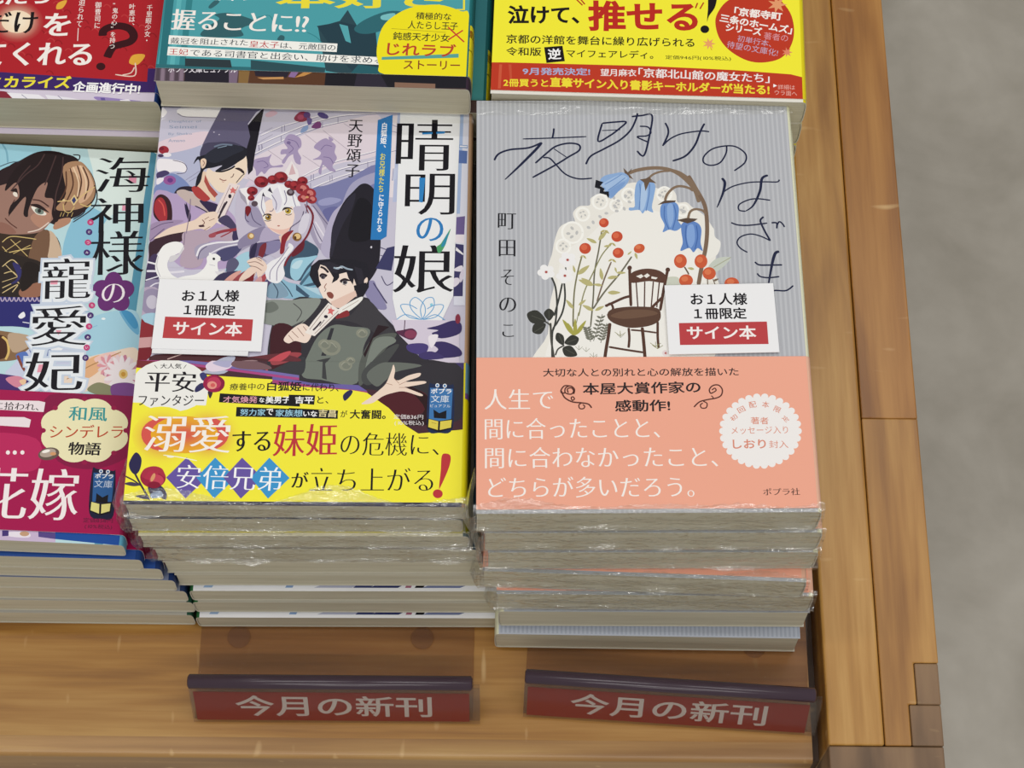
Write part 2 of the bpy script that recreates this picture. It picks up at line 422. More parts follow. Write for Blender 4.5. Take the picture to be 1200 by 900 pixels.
# artwork of the covers, bands and slips, in 1/20 mm on each printed face: P polygon, S smooth shape, K/J stroke, E ellipse, G blend, T/V lettering
ARTDATA = """
@ m_cover
P ccc8da -1338 1556 1293 1556 1299 -1536 -1232 -1550
S b9bcd6 -1075 1140 -890 1186 -744 1140 -756 900 -856 790 -1054 754 -1122 973
S e6d2dc -1063 1186 -896 1252 -724 1280 -748 1186 -900 1121 -1056 1102
S dccdde -262 974 -413 900 -474 665 -308 487 -196 665
S f3eff2 -1058 1470 -1020 1441 -1036 1403 -1055 1394
S f5f2f3 -947 1427 -934 1465 -772 1480 -644 1475 -654 1394 -797 1399 -909 1405
K 8a8496 7 -947 1427 -901 1401 -797 1396 -653 1392
T 93a0bb -999 1346 -777 1349 25 0.01 0.0 Daughter of
T 93a0bb -995 1304 -805 1307 25 0.01 0.0 Seimei
T 93a0bb -996 1245 -834 1248 24 0.01 0.0 By Shoko
T 93a0bb -991 1193 -877 1196 24 0.01 0.0 Amano
E a02c3a -1017 1130 35 0 3 -33
E 7c1d30 -1032 1140 16 0 1 -14
E f0ecf0 -992 1091 30 0 2 -17
E 4a3a5a -1034 1084 20 0 1 -13
S f3eef2 -1054 1047 -1012 1061 -893 1042 -850 1001 -854 955 -925 959 -1002 945 -1047 964
K 58506e 5 -949 1049 -876 1028 -848 987 -862 950 -915 941
S 4a3f6a -1049 945 -996 968 -963 945 -1007 913 -1041 900
S 7f8fc0 -1057 827 -1005 900 -947 945 -865 900 -812 827 -871 790 -1039 763
E 9a5a9c -958 890 43 0 3 -37
E 6a3b86 -954 890 19 0 2 -18
S f0eaf2 -1044 900 -1002 909 -1004 881 -1040 854
K 8d87a2 5 -849 891 -761 964
K 8d87a2 5 -825 881 -751 936
K 9a94aa 5 -375 1262 -284 1318
K 9a94aa 5 -386 1187 -280 1262
K 9a94aa 5 -395 1094 -275 1173
K 9a94aa 6 -373 1173 -359 1135
K 9a94aa 6 -350 1182 -342 1147
S e4d8e2 -528 973 -387 1084 -136 1224 48 1318 266 1394 456 1413 465 1122 172 1029 -56 919 -413 900
K 8f89a6 6 -362 1248 -205 1328 28 1408
K f4f0f4 8 -362 1253 -205 1333 28 1414
K 8f89a6 6 -373 1173 -186 1271 -17 1351 186 1413 423 1432
K f4f0f4 8 -373 1178 -186 1277 -17 1357 186 1419 423 1438
K 8f89a6 6 -395 1098 -198 1215 33 1318 235 1375
K f4f0f4 8 -396 1104 -199 1220 32 1324 235 1381
K 8f89a6 6 -57 928 125 1029 434 1131
K f4f0f4 8 -57 933 125 1035 434 1137
K 8f89a6 6 -23 882 175 974 436 1057
K f4f0f4 8 -23 888 174 980 436 1063
K 8f89a6 6 18 835 208 928 438 1006
K f4f0f4 8 18 841 208 934 438 1012
K 8f89a6 6 -221 1328 -218 1280
K 8f89a6 6 -202 1337 -199 1290
K 8f89a6 6 -220 1252 -218 1205
K 8f89a6 6 -369 1173 -366 1126
K 8f89a6 6 -350 1182 -347 1135
K 8f89a6 6 58 1365 60 1318
K 8f89a6 6 163 1408 165 1361
K 8f89a6 6 1 942 3 896
K 8f89a6 6 16 949 18 903
K 8f89a6 6 130 933 132 887
K 8f89a6 6 143 940 146 894
K 8f89a6 6 0 878 3 832
K 8f89a6 6 382 1048 384 1002
K b3a6b4 5 -304 1135 -197 1052
K b3a6b4 5 -56 1266 56 1168
K b3a6b4 4 -66 1098 64 1001
K b3a6b4 5 65 1299 250 1136
K b3a6b4 5 205 1356 270 1309
K b3a6b4 4 -430 914 -372 873
S 8e2f4a -138 1403 -101 1446 -45 1441 -31 1394 -81 1365 -129 1375
E 5b3b78 -52 1422 24 0 1 -25
E b04a6a -95 1403 22 0 1 -21
S 7b4678 -15 1328 22 1370 50 1356 44 1318 1 1313
E 4f417f 59 1418 38 -16 -5 -21
S 8fa6d0 -78 1318 -40 1337 -45 1295 -88 1276
S 6a5a94 -51 1394 -19 1394 -17 1356 -40 1342
S d7b5c4 -338 1427 -292 1456 -255 1437 -289 1408 -329 1403
S a999bd -198 1215 -170 1262 -122 1257 -85 1224 -78 1168 -99 1131 -73 1075 -87 1057 -121 1103 -159 1084 -187 1029 -204 1047 -176 1103 -215 1103 -210 1140 -171 1149 -193 1187
S a999bd -129 1103 -99 1122 -74 1029 -110 1038
K 7b6a98 5 -175 1224 -119 1205 -93 1159
K 7b6a98 5 -165 1187 -132 1149 -161 1112
E 7b6a98 -166 1196 14 0 1 -13
S a999bd 38 1206 84 1234 116 1215 157 1178 152 1122 170 1075 142 1011 167 974 128 974 79 1020 67 946 50 974 69 1057 6 1061 44 1085 58 1122 9 1159
K 7b6a98 5 57 1140 87 1178 134 1168
K 7b6a98 5 76 1085 123 1075 149 1029
S a999bd 107 1248 140 1224 117 1206
S a999bd -393 1056 -347 1075 -300 1084 -278 1103 -290 1047 -264 1010 -202 1020 -201 1001 -279 992 -315 946 -339 964 -368 928 -379 974 -397 1010
K 7b6a98 5 -376 1038 -329 1047 -296 1010 -326 992
S 7f81ae 11 823 118 864 285 937 469 1011 484 577 227 488 65 666
S 9fa0c8 62 737 138 765 216 747 156 711 79 701
S 6c6da0 96 666 187 693 222 612 164 541 115 594
S a9a6c4 471 974 287 883 218 702 193 576 266 666 323 774 412 865 473 892
S a79fb8 -16 746 48 710 115 603 173 505 171 382 112 356 80 373 30 461 -7 585
S cfc8da 18 692 68 621 119 505 94 408 61 461 23 585
K 6b6382 6 25 701 83 621 149 532
K 6b6382 6 5 639 58 505 109 408
K e9e4ee 9 47 576 89 505 114 461
S b9b2cc 159 639 217 711 283 801 293 747 239 568 173 497 160 304 96 356 119 505
P 645f7b -644 1480 -684 1375 -723 1271 -755 1177 -759 1084 -663 1103 -444 1121 -429 1252 -456 1346 -403 1441 -349 1480
S 4a465f -747 1177 -654 1196 -544 1196 -449 1140 -465 1084 -662 1093 -762 1075
P 1d1a24 -350 1484 -401 1418 -455 1332 -433 1243 -456 1121 -427 937 -399 974 -392 1103 -370 1309
E c9c4d6 -684 1276 5 0 0 -4
E c9c4d6 -647 1257 5 0 0 -4
E c9c4d6 -617 1380 5 0 0 -4
S b9a3c9 -1050 790 -982 808 -917 786 -858 822 -744 754 -616 709 -501 611 -484 487 -474 241 -699 206 -829 223 -990 397 -1068 574
S 2c2233 -918 790 -883 836 -798 840 -747 791 -842 809 -887 790
S c9b6b0 -902 790 -858 818 -777 781 -711 736 -659 664 -671 620 -738 682 -801 700
S 33294a -841 709 -795 628 -798 566 -826 628
S 33294a -742 736 -632 709 -614 682 -649 629 -690 664
K 33294a 8 -770 691 -705 655 -672 629
S 2a2038 -834 718 -804 637 -802 566
S 3a1d24 -1048 727 -1017 777 -970 763 -934 709 -917 610 -924 521 -965 539 -1041 610
S a8323a -1043 718 -1015 754 -983 736 -957 664 -952 575 -982 557 -1039 637
K d9574f 9 -1021 736 -986 691 -967 610
S eccfb6 -759 936 -714 955 -672 827 -635 755 -649 727 -716 791 -775 845
P b0524a -720 936 -682 854 -622 782 -643 755 -686 809 -723 882
S b2403e -804 827 -767 845 -700 782 -673 745 -711 727 -768 763
S f4dfc9 -701 987 -651 959 -537 1001 -458 1093 -438 973 -468 900 -511 854 -562 804 -608 798 -658 841 -711 927
S 20202a -759 1084 -664 1121 -542 1168 -454 1149 -453 1084 -501 1038 -575 983 -652 964 -608 1010 -670 992 -731 973 -747 882 -778 836 -773 918 -754 973 -773 1056 -805 1019 -786 1075
S 2b2d3a -739 1075 -651 1158 -542 1177 -469 1140 -544 1093 -657 1029
K 6f7d92 13 -675 1158 -621 1177 -550 1173
K 8aa0b4 8 -650 1149 -589 1166
S eccfb6 -760 1047 -738 1065 -719 1047 -725 1001 -747 987
K 8d6a5e 5 -744 1047 -731 1028 -741 1005
K 1b1a22 13 -652 964 -605 962 -552 983 -522 1006
S 2a1d22 -521 987 -490 992 -457 964 -459 946 -488 969
E 3d2c2c -485 978 17 -3 -1 -9
K 6a4b44 6 -525 946 -532 923 -545 914
K a5756a 8 -620 905 -592 891 -572 895
K c98d82 6 -603 882 -587 877
K 3a2d33 6 -505 873 -470 928 -451 946
P efe0dc -551 873 -476 855 -551 665 -585 548 -648 575 -616 700
K a08a90 6 -542 854 -630 584
K a08a90 6 -491 845 -575 566
P d8706e -526 841 -513 823 -497 820 -509 807 -505 786 -522 798 -539 789 -535 811 -546 825 -531 825
E 2a2230 -540 768 11 0 1 -16
K 3a2d38 13 -556 728 -582 665 -607 593
K 4a3d48 8 -571 719 -599 638
S 3c2430 -1049 301 -1052 406 -979 450 -830 495 -832 424 -913 389 -984 336 -1043 231
S a58fb0 -1057 539 -960 575 -837 575 -924 521 -1009 441 -1053 415
K 6a5878 6 -1053 503 -981 548 -905 564
K 6a5878 6 -1053 415 -997 477 -962 512
S f1d9c6 -1024 433 -982 477 -924 521 -828 557 -761 584 -710 629 -635 647 -610 620 -620 557 -677 504 -724 513 -822 490 -920 468
K 8a6258 6 -725 530 -697 557 -714 584
K 8a6258 6 -699 584 -670 606
K 8a6258 6 -668 575 -631 593
K 8a6258 6 -693 504 -656 531
S 4a2c34 -734 539 -704 544 -695 530 -725 526
S bba6b6 -829 486 -662 504 -496 540 -495 425 -655 416 -701 232 -830 232 -827 371
K 7a6480 6 -822 490 -821 389
K 8a7890 6 -805 745 -803 628 -813 477
S 4a4263 -606 575 -548 620 -480 540 -463 513 -495 425 -509 504
K 9d3a44 22 -658 460 -569 495 -478 509 -401 504
S a8505a -659 469 -614 482 -619 451 -654 446
K 9d3a44 9 -581 451 -523 486 -464 531 -398 562
S 3b3358 -493 495 -409 504 -383 460 -426 425 -495 425
S aaa2ba -749 354 -714 394 -609 416 -487 425 -383 469 -335 425 -451 337 -554 302 -646 302 -720 284
K f1eef4 13 -730 302 -705 372 -608 407 -487 416 -397 447
K e6e2ec 10 -647 319 -560 372 -455 398
K 5c5474 6 -720 276 -710 337 -667 381
S 4c4a72 -602 328 -529 372 -431 381 -478 302 -552 267
S a9d2e2 -476 267 -449 311 -374 337 -372 198 -470 189
S a9d2e2 -531 198 -499 267 -478 189
P 5f7f9a -531 189 -492 276 -481 233 -492 181
S 5d5a78 -521 267 -478 293 -444 250 -478 189 -523 189
S 44365a -1047 275 -988 301 -974 68 -1061 25
K f0edf2 18 -1053 257 -990 240
K e8e4ee 16 -1054 188 -985 188 -894 180 -803 189
K e8e4ee 13 -1055 119 -974 149
K cfc9da 9 -912 219 -806 219
S 8d83a2 -1067 93 -995 128 -886 94 -953 8 -1057 -9
K e8e4ee 9 -1047 42 -992 93 -932 102
S f7f6f4 -824 380 -845 407 -899 411 -958 380 -989 310 -999 214 -965 137 -901 94 -863 94 -836 128 -885 163 -916 214 -917 266 -889 301 -825 345
S d9d6da -824 380 -828 336 -864 275 -908 258 -905 301 -853 319
K cfcbd0 6 -985 301 -989 223 -959 145
S f7f6f4 -890 51 -866 120 -808 150 -726 167 -680 206 -659 254 -662 293 -643 315 -609 324 -582 309 -567 288 -570 272 -586 260 -585 228 -575 189 -563 165 -585 112 -626 52
S f7f6f4 -646 302 -648 332 -628 315
S e4e0e4 -599 189 -561 189 -543 198 -545 181 -574 159
E 1b1820 -614 284 9 0 1 -10
E 2a2430 -567 285 5 0 0 -5
K c9c5cc 6 -641 241 -602 232
E d4d0d4 -781 98 12 0 1 -15
S 3c3557 -627 69 -574 163 -493 189 -440 189 -496 129 -537 69
S a1484e -537 69 -481 129 -395 198 -349 190 -355 61
S e0a59a -567 69 -512 146 -455 189 -425 190 -480 120 -514 69
S f0d6c4 -448 95 -408 164 -367 224 -336 216 -332 164 -389 112
S 7c1f26 -461 69 -390 121 -347 164 -355 61
S b7a6c0 -355 61 -331 147 -287 164 -270 130 -310 61
S b04a52 -340 61 -279 164 -249 164 -295 61
S 57507a -295 61 -254 130 -211 164 -185 113 -234 53
S c9c2d4 -495 746 -394 855 -116 873 0 746 26 532 -55 338 -112 268 -220 303 -364 407 -457 425
S a29ab6 -407 692 -344 674 -290 567 -296 531 -372 531 -422 584
K 5e5676 6 -398 674 -368 584 -312 540
K 5e5676 6 -428 665 -423 593 -398 567
S 8f86a4 -457 425 -371 504 -280 531 -319 425 -408 381 -452 363
S b6abc6 -280 531 -154 469 -30 443 1 426 -55 338 -181 408 -265 408 -319 425
S 5a4f72 -377 381 -333 407 -273 416 -182 434 -200 355 -281 303 -370 276
S 8a83a8 -272 408 -182 425 -185 355 -267 320
S 2e2848 -376 302 -369 372 -333 407 -348 285
S 7c2b33 -319 303 -309 381 -272 408 -275 338 -302 276
P eccdbd -192 461 -140 496 -95 505 -121 434 -173 399
S 8e2631 -176 329 -174 417 -169 461 -133 496 -95 505 -123 461 -143 408 -150 338
S 40586e -127 268 -29 417 17 417 81 356 41 251 -13 130 -120 147 -153 199
S 9fcde0 -101 216 -82 286 8 303 76 312 12 234 -43 130 -89 147
S c4e1ec -94 225 -66 268 -21 277 -48 216
S 7fb2ca -26 96 20 216 57 234 46 148 80 79
P 4a6a80 -34 104 43 217 51 199 -22 87
P 405a70 -22 87 93 122 94 96 -10 75
S 8fbcd2 -164 138 -110 113 -41 96 50 70 129 11 99 -6 -126 -7 -181 44
P 3e5870 -56 96 39 11 24 -6 -54 53
P b7d6e4 -10 79 88 71 114 11
S 86a3b8 -243 70 -208 113 -147 96 -104 10 -231 -7
K 3e5266 7 -208 104 -174 44 -178 -7
K 3e5266 7 -164 130 -107 61 -74 2
S f2f1f4 -120 408 -87 373 -129 303 -147 233 -136 164 -177 104 -247 130 -268 216 -233 268 -174 303 -132 355
K 9b94ac 6 -118 382 -173 285 -229 199 -232 130
K 9b94ac 6 -136 303 -184 216 -186 121
K b9b2c4 6 -263 268 -311 303 -326 303
S f0d6c6 -392 268 -334 298 -287 276 -257 233 -266 190 -308 142 -326 190 -367 233
K 8d6a62 5 -388 255 -331 263 -280 233
K 8d6a62 5 -375 233 -329 224 -289 198
K 8d6a62 6 -333 294 -294 268
S f0d6c6 -436 129 -395 198 -359 224 -326 190 -369 147 -418 95
P 7c1f26 -434 103 -369 147 -333 181 -356 69 -431 69
S d7a0a0 -356 69 -322 129 -294 155 -283 112 -318 69
S f6dfd2 -311 701 -248 746 -106 692 -94 621 -112 531 -170 474 -232 496 -281 549 -313 620
S eec2b4 -273 531 -170 474 -112 531 -157 514 -218 514
S f1f0f3 -372 746 -286 855 -161 855 -78 746 -40 621 -68 567 -103 656 -113 692 -151 674 -218 638 -230 701 -256 746 -311 764 -290 674 -309 620 -345 692
S e2deea -251 800 -207 837 -185 728 -211 647 -244 692
K 8b84a0 6 -258 782 -223 719 -223 665
K 8b84a0 6 -316 791 -322 692 -298 629
K 8b84a0 6 -175 818 -155 746 -168 701
K 9b94b0 6 -118 782 -90 692 -56 638
K f8f8fa 15 -216 855 -188 773 -169 719
P 3b3346 -323 773 -317 800 -299 764
P 3b3346 -287 814 -273 841 -251 791
S c4bccf -105 683 -28 683 -38 585 -96 532 -110 505 -84 585
K 5d5572 7 -34 656 -53 585 -112 531 -117 496
K 5d5572 6 -16 746 -18 639 -51 549
S dcd7e4 -40 621 6 630 -4 532 -32 479 -64 505
S 2d2226 -180 656 -167 683 -128 683 -108 665 -135 674 -166 665
E f3efe6 -138 652 28 0 1 -21
E c0a23c -140 654 20 0 1 -21
E 4a3a1c -142 658 8 0 1 -12
E fbf8ea -147 663 5 0 0 -4
S 2d2226 -308 607 -298 629 -264 634 -246 620 -278 620
E f3efe6 -277 602 29 0 1 -23
E a07c34 -271 604 20 0 1 -22
E 3d2c18 -271 608 8 0 1 -11
E fbf8ea -278 613 5 0 0 -4
K 4a3434 5 -295 580 -268 576 -249 585
K 4a3434 5 -156 629 -132 624 -114 634
K 8b7f90 6 -265 652 -246 656 -239 674
E b97268 -197 540 9 0 0 -5
E 8a6234 -69 456 31 0 2 -33
E e6c58a -66 461 20 0 1 -21
E 5a3a24 -80 448 8 0 1 -14
E b58a52 -379 460 23 0 2 -25
E f0d6a4 -375 462 14 0 1 -16
K 7a2733 14 -13 701 29 621 12 505 -29 417 -114 303 -140 233
K 7a2733 9 -29 710 -2 639
S 6a1e2c -86 355 -22 426 -25 356 -91 303
P efe9ea -186 946 -138 1052 -90 974 -64 846 -125 900
P d9b7bb -151 937 -133 1029 -104 946
P f3eff0 -478 827 -417 841 -397 773 -414 683
P a79fae -485 818 -435 764 -414 692 -465 755
E 86222b -391 809 37 0 2 -35
E a8333a -398 818 20 -8 -4 -16
E 5f141e -383 798 13 0 1 -10
E 86222b -334 882 48 0 3 -45
E a8333a -342 893 26 -11 -5 -20
E 5f141e -324 868 17 0 1 -12
E 86222b -257 900 37 0 2 -35
E a8333a -264 909 20 -8 -4 -16
E 5f141e -249 889 13 0 1 -10
E 86222b -204 919 47 0 3 -44
E a8333a -212 930 25 -10 -5 -20
E 5f141e -194 905 16 0 1 -12
E 86222b -146 864 31 0 2 -29
E a8333a -151 871 16 -7 -3 -13
E 5f141e -140 855 11 0 0 -8
E 86222b -107 855 40 0 2 -38
E a8333a -114 864 21 -9 -4 -17
E 5f141e -98 843 14 0 1 -10
E 86222b -55 891 36 0 2 -34
E a8333a -61 900 19 -8 -4 -15
E 5f141e -47 881 13 0 1 -9
E 86222b -395 755 23 0 1 -22
E a8333a -399 760 12 -5 -2 -10
E 5f141e -390 748 8 0 0 -6
E 9c3038 -51 828 47 0 2 -44
E cf7a74 -45 833 21 -14 -8 -19
E 7a1f2a -59 820 12 0 1 -11
E 9c3038 -3 792 45 0 2 -42
E cf7a74 3 797 20 -13 -8 -18
E 7a1f2a -10 784 11 0 1 -10
E 9c3038 -47 755 35 0 2 -32
E cf7a74 -41 761 16 -10 -6 -14
E 7a1f2a -55 748 9 0 0 -8
E 9c3038 15 746 35 0 2 -32
E cf7a74 21 752 16 -10 -6 -14
E 7a1f2a 8 739 9 0 0 -8
E d8a070 -17 764 11 0 0 -9
E 4b3b44 -131 800 26 0 2 -27
E 8a7f88 -131 805 14 0 1 -14
E 5b4b54 -369 710 22 0 1 -22
S 7b1d26 -429 683 -407 692 -389 665 -409 611 -426 638
S 23202a 290 810 350 874 413 855 471 747 489 533 492 357 481 235 431 131 381 80 318 131 222 269 160 286 161 426 177 585 232 729
S 2f2c3a 164 532 233 711 306 801 295 693 239 568 199 444 167 304
S 17151d 324 747 418 711 441 497 382 426 274 461
S 8f8ab0 395 97 454 131 486 63 551 -73 476 -73 413 12
K 4c466c 9 455 114 518 12 550 -39
K 4c466c 6 506 166 545 97 597 132
K 4c466c 6 491 383 537 365 582 365
K 4c466c 6 493 322 569 304
E d9d5e0 431 383 6 0 0 -9
S f7e3d6 80 234 116 269 162 260 347 183 336 71 296 -39 177 -57 113 28 85 130
S d8b2a4 177 -57 296 -39 336 63 346 12 312 -73 223 -90
P 1f1d27 36 234 85 282 160 290 312 286 404 261 426 183 426 80 391 7 350 7 351 71 325 144 320 97 288 148 274 191 245 182 215 131 180 107 190 148 165 191 133 234 98 247 85 199 96 130 111 92 88 69 56 113 29 165
P 2b2833 101 260 161 269 239 234 211 182 180 191
P 2b2833 322 234 375 217 394 131 367 46 348 148
P f7e3d6 226 176 245 182 272 152 227 152
K 9fb0c0 12 186 225 217 217 239 234 277 217 315 209
K d9e2ea 6 201 221 224 226 247 221
S f3ddd0 394 131 412 153 417 123 399 97
K 241c22 15 99 230 126 217 154 187
S 2a2026 95 165 113 182 147 169 137 152 107 148
E 5b5560 120 152 15 0 1 -15
E 241e24 118 152 7 0 0 -9
S 2a2026 232 127 265 146 311 124 281 124 248 109
E f3efe6 268 112 21 0 1 -15
E 5f5a64 267 114 16 0 1 -15
E 241e24 266 115 8 0 0 -9
K 4a3a3c 5 252 101 275 92
K a5756a 6 146 105 133 79 141 66
S 6b3530 146 37 165 41 196 20 185 -2 159 7
S 343138 -197 -203 -58 -9 114 -8 394 5 461 -56 616 -224 791 -438 1045 -484 1050 -875 821 -808 483 -672 212 -696 -170 -628
S 8d938c -272 -34 -79 -21 -4 -9 115 -20 16 -178 -89 -215 -284 -179
P 4c4a4c -68 -214 15 -166 -25 -214
K 4a4a4a 6 -67 -45 -9 -106 -38 -178
S 6f756e -290 -82 -207 -33 -161 -82 -223 -119
P f7e3d6 117 47 138 2 181 -45 286 2 328 47
P 1f1d27 326 90 411 115 392 66 362 2 333 54
K 241c22 5 145 65 136 43
S 8a4a40 150 35 177 41 197 16 188 -8 163 2
P e9c9ba 180 -32 338 54 350 17 247 -81 193 -69
S f2f0ea 231 -87 372 5 384 -20 312 -93 249 -123
K b9aaa0 6 258 -93 363 -20
S 8c2f34 218 -141 290 -93 303 -141 240 -165
S 3f3d42 197 -166 313 -129 395 -20 460 -44 551 -177 606 -260 511 -273 424 -225 315 -177
S 757c74 69 -369 127 -262 210 -202 317 -213 446 -237 408 -368 376 -626 144 -604 16 -569
P 3f4042 105 -463 148 -475 149 -592 181 -603 165 -487 200 -440
P 34343a 135 -428 189 -226 211 -226 167 -428
E 8d8f80 196 -369 64 0 3 -57
E 7c8074 202 -373 38 0 2 -32
K a3a494 5 158 -369 194 -333 234 -369
E 8d8f80 153 -345 42 0 2 -38
E 7c8074 158 -350 25 0 1 -21
K a3a494 5 127 -345 151 -321 178 -345
E 8d8f80 297 -498 44 0 2 -39
E 7c8074 303 -503 27 0 1 -22
K a3a494 5 271 -498 296 -473 324 -498
E 8d8f80 327 -463 32 0 1 -28
E 7c8074 333 -467 19 0 1 -16
K a3a494 5 308 -463 327 -445 346 -463
E 8d8f80 394 -261 38 0 1 -34
E 7c8074 399 -266 23 0 1 -19
K a3a494 5 371 -261 393 -239 417 -261
S 5b5f5a 391 -462 469 -297 617 -260 577 -344 476 -486 418 -626 387 -626
S 7e857d 470 -320 575 -284 619 -320 536 -379 455 -486 425 -533
S 4a4c4c 415 -533 557 -379 641 -344 561 -485 481 -625 418 -626
P 2a1a20 410 -415 498 -201 573 -213 469 -297 422 -439
S 6a6f69 437 -568 518 -485 623 -473 793 -496 626 -544 564 -602 503 -649
S 421a22 -195 -227 -68 -214 6 -381 -55 -440 -176 -535
S a1454c -182 -429 -57 -405 8 -417 -74 -476 -178 -500
S 3a3b40 -176 -535 -32 -464 30 -440 16 -569 -173 -581
S 511f27 484 -718 629 -648 818 -693 841 -808 656 -877 571 -809
S 2b1519 691 -636 839 -716 998 -876 699 -922 821 -808
S f5e0d2 -115 -310 -66 -238 -4 -196 39 -214 68 -262 35 -334 -40 -322 -82 -340
K 9a7468 6 -66 -250 -20 -298
K 9a7468 6 -30 -226 16 -286
K 9a7468 6 7 -214 47 -268
K 9a7468 6 -85 -280 -51 -322
P f3ebe4 164 -39 250 -99 86 -286 21 -262 69 -178
K a08c84 6 165 -57 51 -238
K a08c84 6 232 -99 85 -268
P d8706e 182 -63 189 -87 210 -93 195 -108 198 -132 182 -117 163 -122 171 -103 163 -84 181 -83
E 2a2230 153 -142 13 0 1 -12
K 3a2d38 12 123 -178 98 -214 73 -244
K 3a2d38 6 144 -166 114 -214
P e9e0e6 535 1418 582 1427 578 770 524 770
P b9c2e0 574 1475 596 1475 594 734 563 734
K 8f89a6 6 529 1351 593 1323
K 8f89a6 6 538 1295 578 1285
K 8f89a6 6 528 1127 575 1141
K 7a84b0 6 559 997 554 901
P c4cbe4 563 997 586 1007 581 915 558 901
P 3c3c66 536 378 597 396 572 205 466 222
P dfe0ee 1009 1465 1068 1460 1065 -50 990 -50
P a8bde2 1009 1465 1031 1463 1019 645 997 645
P 7e9ccc 1004 1190 1063 1185 1063 1162 1003 1166
P f2f1f6 1009 1183 1059 1179 1059 1170 1009 1172
P 5a73ae 1003 1145 1061 1140 1059 1039 1003 1042
P 6f5f94 996 618 1054 627 1051 485 991 485
P efe6ee 991 480 1051 485 1052 415 991 423
P 3d3a68 991 414 1049 406 1049 18 986 17
P f2eff4 999 388 1046 340 1046 327 996 362
S e8e2ee 990 223 1039 249 1047 206 994 206
S dcd4e4 1025 171 1047 223 1055 171 1033 120
S e4dcea 984 146 1018 154 1026 120 989 86
P f1f2f4 592 1480 1008 1475 1000 915 992 379 986 17 896 -210 630 -211 586 -1 589 644 591 1099
P 2a7cc0 439 1384 540 1429 538 824 530 466 492 440 424 440 434 915
V ffffff 487 1366 482 1131 44 0.02 0.02 白狐姫、
V e6dd52 483 1122 480 806 40 0.015 0.015 お兄様たち
V ffffff 486 797 479 497 38 0.02 0.02 に守られる
V 17141c 291 1399 280 919 104 0.014 -0.004 天野頌子
T 14121a 573 981 962 981 408 0.01 -0.014 晴
P 2f84c6 747 1284 905 1295 901 1278 750 1269
P 14121a 820 1380 846 1375 845 1239 819 1239
T 14121a 645 635 982 636 321 0.01 -0.014 明
P 2f84c6 738 924 779 924 765 729 741 734
T 2f7fc2 729 431 911 432 181 0.012 -0.008 の
T 14121a 581 42 991 43 358 0.01 -0.014 娘
S 4fa36a 869 388 893 410 915 449 959 529 938 449 927 406 901 353 879 344
S 2f8fae 900 405 945 502 927 414 908 388
P 8fd0e4 834 -42 848 -34 856 -51 838 -63
P d9cfe0 582 -161 1031 -163 1035 -484 791 -438 617 -248
K 6aa6d6 6 785 -158 719 -92 702 -31 738 6 793 -43 805 -103 787 -158
K 6aa6d6 6 787 -158 773 -79 803 -6 851 4 863 -43 848 -91 791 -158
K 6aa6d6 6 780 -158 688 -134 641 -55 697 -49 751 -79
K 6aa6d6 6 794 -158 881 -133 924 -55 868 -49 815 -79
K 6aa6d6 6 774 -158 677 -122 619 -158
K 6aa6d6 6 798 -158 870 -121 935 -160
S 5a2d4a 617 -248 659 -236 723 -224 755 -260 725 -308 660 -284
K 4a2340 8 673 -164 670 -260
E 8a3f5c 713 -266 40 0 1 -31
S 3a2f63 818 -224 893 -200 988 -163 1042 -187 1032 -259 916 -295 851 -260 893 -236
S 4b3f7c 694 -343 789 -331 832 -355 801 -414 706 -391
S 3a2f63 853 -331 937 -319 1033 -366 1034 -425 834 -437 896 -378
S 43386e 770 -414 854 -390 939 -437 813 -449
E 8a2f44 1020 -151 17 0 0 -36
S efe8f0 830 -283 894 -271 853 -366
S f3dccb 413 -770 464 -729 525 -672 565 -625 594 -544 608 -491 620 -532 616 -590 648 -602 710 -567 783 -549 774 -578 691 -613 806 -607 817 -624 712 -648 692 -654 797 -699 787 -714 682 -682 609 -694 547 -718 486 -764 434 -775
K b18878 5 616 -590 649 -625
K b18878 5 691 -613 649 -636
K b18878 5 692 -654 650 -654
K b18878 5 565 -625 607 -637
P 2c2a4a -1278 -1449 1369 -1440 1368 -1757 -1242 -1772
S 7b1f2a -1144 -151 -972 -195 -976 -444 -1113 -463
S 6a3038 -339 -441 -120 -416 -33 -477 -833 -492
S b9aac0 -1323 -57 -1025 72 -932 -24 -1085 -182
E 9a90ac -998 -43 79 0 10 -101
E c9c3d2 -998 -43 39 0 5 -51
S a9cfe0 -1060 -151 -950 -132 -936 -276
P 8e2a32 -1057 -182 -935 -232 -927 -320 -1071 -320
P cfa0a0 -1073 -308 -929 -295 -922 -369 -1065 -382
S 4f2a30 -949 -431 -339 -441 -3 -520 -53 -611 -827 -553
K d9b9b4 9 -863 -462 -756 -418
S b9bcd0 -608 -540 -515 -454 -422 -442 -486 -552
S a88a8e -446 -491 -282 -466 -221 -551 -413 -564
S c6505a -215 -478 -131 -416 -65 -397 -85 -440 -143 -478
@ m_obi
P 4a2c36 -1415 -246 1370 -238 1368 -1757 -1242 -1772
S b9bcd0 -663 -541 -517 -430 -422 -442 -485 -564
S 7b2a30 -1178 -370 -841 -400 -557 -491 -822 -614 -1159 -555
S c6505a -223 -533 -128 -453 -35 -440 -60 -489 -140 -539
S 343138 -197 -203 -58 -9 114 -8 394 5 461 -56 616 -224 791 -438 1045 -484 1050 -875 821 -808 483 -672 212 -696 -170 -628
S 8d938c -272 -34 -79 -21 -4 -9 115 -20 16 -178 -89 -215 -284 -179
P 4c4a4c -68 -214 15 -166 -25 -214
K 4a4a4a 6 -67 -45 -9 -106 -38 -178
S 6f756e -290 -82 -207 -33 -161 -82 -223 -119
P f7e3d6 117 47 138 2 181 -45 286 2 328 47
P 1f1d27 326 90 411 115 392 66 362 2 333 54
K 241c22 5 145 65 136 43
S 8a4a40 150 35 177 41 197 16 188 -8 163 2
